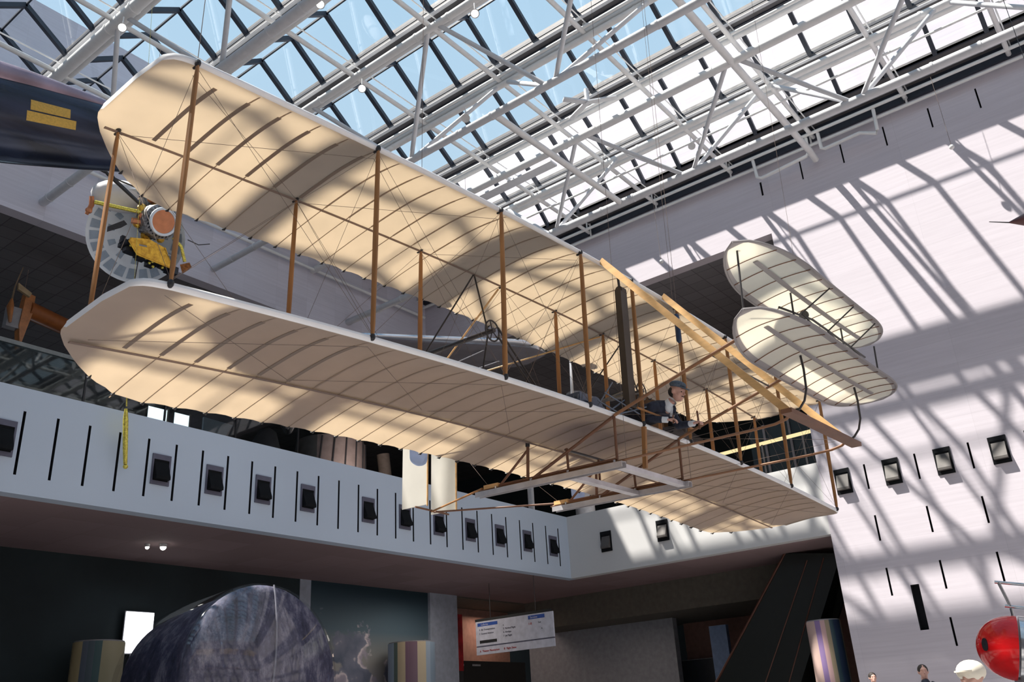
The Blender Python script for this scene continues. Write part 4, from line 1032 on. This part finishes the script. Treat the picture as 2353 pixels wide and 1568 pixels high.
MB().tube(V((.88, 0, .0)), V((.88, 0, 6.2)), .006, n=5).build('suspension_cable', WIRE, e)
tag(e, 'silver high-wing monoplane hanging behind the biplane, its bright leading edge showing', 'airplane')

# ------------------------------------------------------------------ balcony gallery contents
P_ = empty('propeller_aircraft', (10.3, 26, 13.4)); O = V(P_.location)
b = MB(); b.path([V((9.93, 25.8, 13.95)) - O, V((9.95, 25.8, 14.5)) - O, V((10.08, 25.8, 15.2)) - O], [.06, .045, .03], n=8, ell=(1, .4)); b.build('propeller_blade', mat('varnish_tip', (.35, .25, .16), .4), P_, True)
b = MB(); b.path([V((9.93, 25.8, 14.1)) - O, V((9.92, 25.8, 13.85)) - O, V((10.0, 25.8, 13.35)) - O], [.05, .17, .06], n=12, ell=(1, .5)); b.build('propeller_hub', WOODP, P_, True)
b = MB(); b.prism([V((10.35, 25.9, 14.5)) - O, V((10.62, 25.9, 14.45)) - O, V((10.62, 25.9, 13.9)) - O, V((10.42, 25.9, 12.7)) - O, V((10.30, 25.9, 13.4)) - O], (0, .3, 0)); b.build('cowling', WOODP, P_)
b = MB(); b.bb(-.35, .05, -.05, .2, -.1, .55); b.build('gearbox', CRATE, P_)
b = MB(); b.prism([V((10.0, 25.7, 14.62)) - O, V((10.42, 25.7, 14.42)) - O, V((10.38, 25.7, 14.28)) - O, V((10.02, 25.7, 14.42)) - O], (0, .1, 0)); b.build('cowl_lip', mat('tan_lip', (.45, .34, .2), .6), P_)
b = MB(); b.path([V((10.5, 26.1, 14.05)) - O, V((12.5, 26.6, 14.0)) - O, V((15.5, 27.4, 13.8)) - O], [.28, .25, .15], n=20); b.build('fuselage', ORNG, P_, True)
MB().tube((.1, .2, .5), (.1, .2, 1.99), .01, n=5).build('suspension_cable', WIRE, P_)
tag(P_, 'copper brown propeller aircraft hanging in the dark gallery at the far left', 'airplane')
# glazed screen with a machine behind it, left
g = empty('glass_screen', (11.5, 24.5, 8.0))
b = MB(); b.beam((-8, 0, 4.2), (9, 0, 4.2), .12, .12); b.build('top_rail', mat('rail_grey', (.28, .29, .28), .5), g)
b = MB(); b.bb(-8, 9, -.01, .01, -1.1, 4.14); b.build('glass_pane', PANEG, g)
for k in range(7): MB().bb(-7.5 + 2.6 * k, -7.45 + 2.6 * k, -.03, .03, -1.1, 4.14).build('mullion', TUBEM, g)
tag(g, 'tall glass screen with a grey top rail on the gallery, left', 'screen')
LTR = mat('lattice_grey', (.06, .08, .085), .5)
e = empty('lattice_machine', (10, 27, 6.9)); b = MB()
for k in range(9):
    x = -4 + 1.6 * k
    b.beam((x, 0, 3.0), (x + 1.6, 0, 4.6), .07, .07); b.beam((x + 1.6, 0, 3.0), (x, .5, 4.6), .07, .07)
for z in (2.9, 3.4, 3.9, 4.7): b.beam((-5, .2 * z, z), (11, .2 * z, z), .05, .05)
for k in range(8): b.beam((-4 + 2 * k, 0, 0), (-4 + 2 * k, 0, 4.7), .06, .06)
b.build('lattice', LTR, e); tag(e, 'dim grey lattice structure behind the gallery glass, left', 'machine')
for i, (x0, x1) in enumerate(((16.95, 17.75), (18.05, 18.70))):
    e = empty('lit_window', (x0, 30.0, 12.9)); MB().bb(0, x1 - x0, 0, .05, 0, .65).build('lit_pane', SCREEN, e)
    MB().bb(-.05, 0, -.03, .06, -.05, .7).build('window_frame', TUBEM, e); MB().bb(x1 - x0, x1 - x0 + .06, -.03, .06, -.05, .7).build('window_frame', mat('frame_tan%d' % i, (.3, .24, .2), .6), e)
    MB().bb(-.05, x1 - x0 + .05, -.03, .06, -6.0, 0).build('window_panel', DARKT, e)
    tag(e, 'left bright white window seen under the lower wing' if i == 0 else 'right bright white window seen under the lower wing', 'window')
e = empty('grey_panel', (19.1, 29.6, 6.9)); MB().prism([(0, 0, 4.9), (0, 0, 6.6), (1.35, 0, 6.55), (.3, 0, 4.9)], (0, .1, 0)).build('panel', mat('panel_grey_blue', (.20, .25, .30), .7), e)
MB().bb(0, .25, 0, .1, 0, 5.0).build('post', TUBEM, e)
tag(e, 'blue grey slanted panel right of the bright gallery windows', 'panel')
e = empty('tapered_rocket', (24.5, 28.5, 6.9)); b = MB(); b.path([(-.2, 0, 0), (-.05, 0, 3.5), (.1, 0, 6.3)], [1.7, 1.6, 1.45], n=36)
b.build('body', TARP, e, True); b = MB()
for k in range(7):
    a = math.radians(-150 + 20 * k); b.path([(-.2 + 1.71 * math.cos(a), 1.71 * math.sin(a), .0), (-.05 + 1.61 * math.cos(a + .05), 1.61 * math.sin(a + .05), 3.5), (.1 + 1.46 * math.cos(a + .1), 1.46 * math.sin(a + .1), 6.3)], .035, n=6)
b.build('seams', TUBEM, e); tag(e, 'brown grey ribbed rocket body standing on the gallery under the lower wing', 'rocket')
e = empty('leaning_pylon', (27.0, 28, 6.9)); b = MB(); b.path([(1.2, 0, 0), (.2, 0, 6.3)], .28, n=16); b.build('pylon', mat('pylon_brown', (.26, .21, .18), .7), e, True); tag(e, 'leaning brown pylon right of the ribbed rocket on the gallery', 'pylon')
e = empty('dark_cone_model', (21.4, 29, 6.9)); b = MB(); b.path([(0, 0, 0), (0, 0, 4.6)], .12, n=10); b.lathe([(0, 1.0), (1.0, .75), (2.0, .35), (2.2, .05)], (0, 0, 4.4), (.15, 0, 1), n=28); b.build('cone', mat('cone_dark', (.10, .09, .10), .5), e, True); tag(e, 'dark cone shaped model on the gallery, left of the ribbed rocket', 'model')
e = empty('white_column', (32.2, 20.8, 6.9)); b = MB(); b.path([(0, 0, 0), (0, 0, 8.5)], .42, n=24); b.build('shaft', STRIPW, e, True); tag(e, 'white round column between the wings left of the radiator', 'column')
e = empty('small_white_post', (29.0, 21.3, 6.9)); b = MB(); b.path([(0, 0, 0), (0, 0, 7.0)], .13, n=12); b.build('shaft', STRIPW, e, True); tag(e, 'slim white post seen between the wings behind the struts', 'post')
e = empty('wooden_crate_display', (34.0, 19.0, 6.9)); b = MB(); b.bb(-.2, .2, -1.6, .1, 5.5, 8.45); b.bb(-.15, .15, -1.5, 0, 0, 5.5); b.build('panel', mat('brown_panel', (.26, .15, .08), .7), e); tag(e, 'brown wooden panel between the wings right of the white column', 'panel')
e = empty('ribbed_fuselage', (30.5, 16.4, 6.9)); b = MB(); b.path([(0, 1.6, 3.9), (0, 0, 4.6), (0, -1.4, 4.5), (0, -2.1, 4.2)], [.5, .75, .7, .3], n=24)
for k in range(8): b.path([(-.72 * math.cos(math.radians(-30 + 14 * k)), 1.5, 4.3 + .72 * math.sin(math.radians(-30 + 14 * k))), (-.74 * math.cos(math.radians(-30 + 14 * k)), -1.4, 4.5 + .72 * math.sin(math.radians(-30 + 14 * k)))], .02, n=5, mi=1)
b.path([(.3, 0, 0), (.3, 0, 4.2)], .1, n=8, mi=1); b.build('body', [mat('ribbed_brown', (.24, .20, .19), .6), TUBEM], e, True); tag(e, 'brown ribbed fuselage section on the gallery behind the radiator', 'fuselage')
# glowing handrail on the right gallery, dark panels behind
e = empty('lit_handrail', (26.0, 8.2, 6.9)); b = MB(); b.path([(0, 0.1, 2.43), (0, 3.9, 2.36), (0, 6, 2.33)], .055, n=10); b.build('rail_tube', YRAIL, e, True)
for k in range(4): MB().bb(-.03, .03, .6 + 1.3 * k, .66 + 1.3 * k, 0, 2.35).build('rail_post', TUBEM, e)
tag(e, 'glowing yellow handrail on the far gallery behind the front framework', 'handrail')
e = empty('gallery_case', (29, 9.5, 6.9)); MB().bb(0, .2, -.3, 2.2, 0, 3.9).build('case_back', mat('case_blue_black', (.02, .04, .05), .4), e)
for k in range(3): MB().bb(-.06, 0, -.2 + .9 * k, -.12 + .9 * k, 0, 3.9).build('case_post', CRATE, e)
tag(e, 'dark glass case with pale posts on the far gallery by the stone wall', 'display case')

# ------------------------------------------------------------------ ground floor things
def kiosk(x, y, r, h, cols, label):
    e = empty('striped_kiosk', (x, y, FZ)); e.rotation_euler = (0, 0, -.9); sm = stripes('stripes_%d' % int(x * 10), cols, 'X', (-r, r))
    MB().path([(0, 0, 0), (0, 0, h)], r, n=40).build('drum', sm, e, True)
    MB().path([(0, 0, h), (0, 0, h + .03)], r * .97, n=40).build('drum_lid', CRATE, e)
    return tag(e, label, 'kiosk', 'striped round kiosks')
kiosk(20.95, 20.3, .72, 3.72, [(.40, .52, .66), (.36, .48, .60), (.14, .20, .18), (.66, .56, .38), (.66, .56, .38), (.26, .16, .22), (.24, .15, .20), (.24, .15, .20), (.66, .56, .38), (.66, .56, .38), (.4, .5, .6), (.3, .4, .5)], 'striped cream, mauve and silver drum in front of the cloud mural')
kiosk(11.0, 20.4, .55, 3.42, [(.50, .42, .24), (.50, .42, .24), (.50, .42, .24), (.14, .17, .22), (.10, .14, .17), (.06, .13, .14), (.42, .38, .24), (.42, .38, .24)], 'striped cream and teal drum left of the capsule')
kiosk(25.62, 9.12, .46, 3.38, [(.55, .40, .36), (.25, .17, .35), (.55, .36, .36), (.33, .27, .18), (.04, .08, .10), (.03, .05, .10), (.03, .05, .10), (.36, .29, .2)], 'striped drum with dark blue bands at the foot of the escalator')
e = empty('projection_screen', (12.2, 21.1, 3.8)); MB().bb(-.22, .5, 0, .04, 0, .95).build('screen_face', SCREEN, e); MB().bb(-.24, .52, .04, .08, -.02, .97).build('screen_back', CRATE, e); MB().bb(0, .05, .04, .08, -3.3, 0).build('screen_stand', CRATE, e)
tag(e, 'bright white lit screen just left of the capsule', 'screen')
# hanging direction sign
e = empty('hanging_sign', (23.0, 17.9, 3.9))
def sq(b, u0, u1, z0, z1, mi=0, d=0.0):   # u: 0 = left end in the picture
    b.bb(-.03 - d, .03, 1.5 - u1, 1.5 - u0, z0, z1, mi)
b = MB(); sq(b, 0, 3.05, .17 + .04, .95); b.build('upper_board', SIGNW, e)
b = MB(); sq(b, .0, 3.05, -.06, .17); b.build('lower_board', SIGNW, e)
b = MB(); sq(b, 0.02, 3.03, .17, .21); b.build('board_gap', VENTF, e)
b = MB(); sq(b, -.02, 3.0, .95, 1.03); b.build('top_bar', SIGNK, e)
b = MB(); sq(b, .08, .90, .80, .90, 0, .004); b.build('blue_heading', SIGNB, e)
b = MB(); sq(b, 2.12, 2.75, .80, .91, 0, .004); b.build('blue_heading', SIGNB, e)
b = MB(); sq(b, .15, .85, .28, .37, 0, .004); b.build('black_bar', SIGNK, e)
for y in (.9, -.9): MB().tube((0, y, 1.03), (0, y, 2.1), .01, n=6).build('hanger_rod', TUBEM, e)
def text(s, u, z, size, m, parent, col=None):
    c = bpy.data.curves.new('lettering', 'FONT'); c.body = s; c.size = size; c.extrude = .002; c.align_x = 'LEFT'
    o = bpy.data.objects.new('lettering', c); COL.objects.link(o); o.parent = parent; c.materials.append(m)
    me = bpy.data.meshes.new_from_object(o); bpy.data.objects.remove(o); bpy.data.curves.remove(c)
    o = bpy.data.objects.new('lettering', me); COL.objects.link(o); o.parent = parent
    o.matrix_local = Matrix(((0, 0, -1, -.037), (-1, 0, 0, 1.5 - u), (0, 1, 0, z), (0, 0, 0, 1)))
    return o
text('Galleries', .22, .82, .085, SIGNW, e); text('Services', 2.2, .825, .085, SIGNW, e)
text('2  Air Transportation', .14, .67, .075, SIGNT, e); text('3  General Aviation', .14, .55, .075, SIGNT, e)
text('4', 1.12, .72, .07, SIGNT, e); text('5  Vertical Flight', 1.12, .62, .075, SIGNT, e); text('6  Airships', 1.12, .51, .075, SIGNT, e); text('7  Jet Flight', 1.12, .40, .075, SIGNT, e)
text('1-8', 2.12, .64, .10, SIGNR, e); text('Exit', 2.5, .66, .07, SIGNT, e); text('^', 2.6, .45, .10, SIGNT, e)
text('A  Theater Planetarium', .14, .02, .085, SIGNR, e); text('B  Flight Show', 1.12, .02, .085, SIGNR, e)
tag(e, 'hanging white direction sign with blue headings under the balcony', 'sign')
e = empty('red_banner', (24.78, 21.9, FZ)); MB().bb(0, .42, 0, .03, 3.1, 5.0).build('banner_cloth', REDB, e); MB().bb(.02, .4, .0, .03, 0, 3.1).build('banner_stand', TUBEM, e); tag(e, 'dark red vertical banner at the left of the brown doorway', 'banner')
e = empty('black_information_panel', (24.78, 21.95, FZ)); MB().bb(.0, 4.1, .05, .12, 0, 3.45).build('panel', SIGNK, e)
for k in range(2): MB().bb(.1 + .9 * k, .55 + .9 * k, .04, .05, 3.28, 3.34).build('printed_line', CRATE, e)
tag(e, 'black information panel below the hanging sign', 'panel')
e = empty('pale_blue_column', (30.0, 14.4, FZ)); MB().bb(0, .2, -.32, .32, 0, 4.05).build('shaft', BLUEC, e); tag(e, 'pale blue flat column left of the escalator', 'column')
e = empty('dark_counter', (31.5, 15.6, FZ)); MB().bb(0, .4, -1.2, 1.2, 0, 3.1).build('counter', mat('counter_dark', (.03, .035, .05), .5), e); MB().bb(-.02, .42, -1.22, 1.22, 3.1, 3.12).build('counter_top', CRATE, e); tag(e, 'dark counter between the grey wall and the pale blue column', 'counter')
# escalator
e = empty('escalator', (26.5, 11.2, FZ)); O = V(e.location)
def ez(b_): return 5.95 + (10.18 - b_) * 1.20    # slope line in the plane of the escalator
for j, a in enumerate((0.0, 1.3)):
    lo, hi = V((a, 12.9 - 11.2, 2.60 - FZ)), V((a, 10.15 - 11.2, 5.95 - FZ))
    bot = V((a, 14.6 - 11.2, .3))
    b = MB(); b.prism([lo + V((0, 0, .05)), hi + V((0, 0, .05)), hi + V((0, -1.6, -.2)), lo + V((0, -2.3, -.6)), V((a, .4, .1)), V((a, 2.9, .1))], (.12, 0, 0)); b.build('balustrade', ESC, e)
    b = MB(); b.path([V((a + .06, 3.3, .5)), lo + V((.06, .03, .1)), hi + V((.06, .03, .1))], .045, n=8); b.build('handrail', ESCR if j == 0 else ESC, e, True)
    for off in (.95, 1.75):
        MB().path([V((a - .01, 1.70 - off, 1.1)), V((a - .01, -1.05 - off * .62, 5.2))], .018, n=6).build('trim_strip', ESCR, e)
b = MB(); b.prism([V((.12, 2.2, .1)), V((.12, 1.2, 1.2)), V((.12, -1.3, 4.9)), V((.12, -2.2, 5.0)), V((.12, 0.0, .1))], (1.18, 0, 0)); b.build('step_band', ESCP, e)
tag(e, 'dark escalator rising to the far gallery beside the stone wall', 'escalator')

# ------------------------------------------------------------------ light
w = bpy.data.worlds.new('sky'); scn.world = w; w.use_nodes = True; nt = w.node_tree; nt.nodes.clear()
out = nt.nodes.new('ShaderNodeOutputWorld'); bg = nt.nodes.new('ShaderNodeBackground'); bg.inputs[1].default_value = 0.95
tc = nt.nodes.new('ShaderNodeTexCoord'); sp_ = nt.nodes.new('ShaderNodeSeparateXYZ'); nt.links.new(tc.outputs['Generated'], sp_.inputs[0])
nt.links.new(ramp(nt, sp_.outputs['Z'], [(0.0, (.60, .66, .74)), (.35, (.70, .86, 1.0)), (.75, (.52, .77, 1.0)), (1.0, (.40, .66, .98))]), bg.inputs[0])
nt.links.new(bg.outputs[0], out.inputs[0])
s = bpy.data.lights.new('sun', 'SUN'); s.energy = 13.0; s.angle = math.radians(.8); s.color = (1, .92, .83)
so = bpy.data.objects.new('sun', s); COL.objects.link(so)
sd = V((1, -1.02, -2.55)).normalized()
so.rotation_mode = 'QUATERNION'; so.rotation_quaternion = (-sd).to_track_quat('Z', 'Y'); so.location = (0, 10, 40)
# fill lights added to brighten the dark galleries and ground floor, no fixtures
for p, pw, c in (((31, 17, 9.5), 160, (1, .9, .85)), ((24, 25.5, 11.5), 120, (1, .85, .75)), ((13, 31, 9.5), 70, (.85, .9, 1)), ((33, 13, 9.0), 60, (1, .85, .7))):
    l = bpy.data.lights.new('fill_light', 'POINT'); l.energy = pw; l.shadow_soft_size = .5; l.color = c
    lo = bpy.data.objects.new('fill_light', l); COL.objects.link(lo); lo.location = p
for p, pw, sz, c in (((21.5, 19.4, 5.7), 25, 1.5, (1, .92, .85)), ((27.5, 22.2, 5.7), 30, 1.2, (1, .75, .6)), ((20, 19, 5.5), 14, 2.5, (1, .85, .7)), ((27, 17.0, 4.8), 22, 2, (1, .8, .65)), ((12, 19.5, 5.5), 6, 2, (.8, .9, 1))):
    l = bpy.data.lights.new('fill_light', 'AREA'); l.energy = pw; l.size = sz; l.color = c
    lo = bpy.data.objects.new('fill_light', l); COL.objects.link(lo); lo.location = p

# ------------------------------------------------------------------ camera
cam = bpy.data.cameras.new('camera'); co = bpy.data.objects.new('camera', cam); COL.objects.link(co)
cam.sensor_width = 36; cam.lens = 2060 / 2353 * 36; cam.clip_end = 200
Rr = ((0.6188, -.7835, -.0553), (.2817, .2866, -.9157), (.7334, .5511, .3981))    # rows: image right, image down, forward (world components)
right, down, fwd = (V(r).normalized() for r in Rr)
M = Matrix(((right.x, -down.x, -fwd.x, 0), (right.y, -down.y, -fwd.y, 0), (right.z, -down.z, -fwd.z, 1.6), (0, 0, 0, 1)))
co.matrix_world = M; scn.camera = co
vs = scn.view_settings; vs.view_transform = 'Standard'; vs.look = 'None'; vs.gamma = 1; vs.exposure = 0.0; vs.use_curve_mapping = False
scn.cycles.use_denoising = True; scn.cycles.max_bounces = 7; scn.cycles.transparent_max_bounces = 16; scn.cycles.diffuse_bounces = 4
scn.cycles.caustics_reflective = False; scn.cycles.caustics_refractive = False; scn.cycles.sample_clamp_indirect = 6
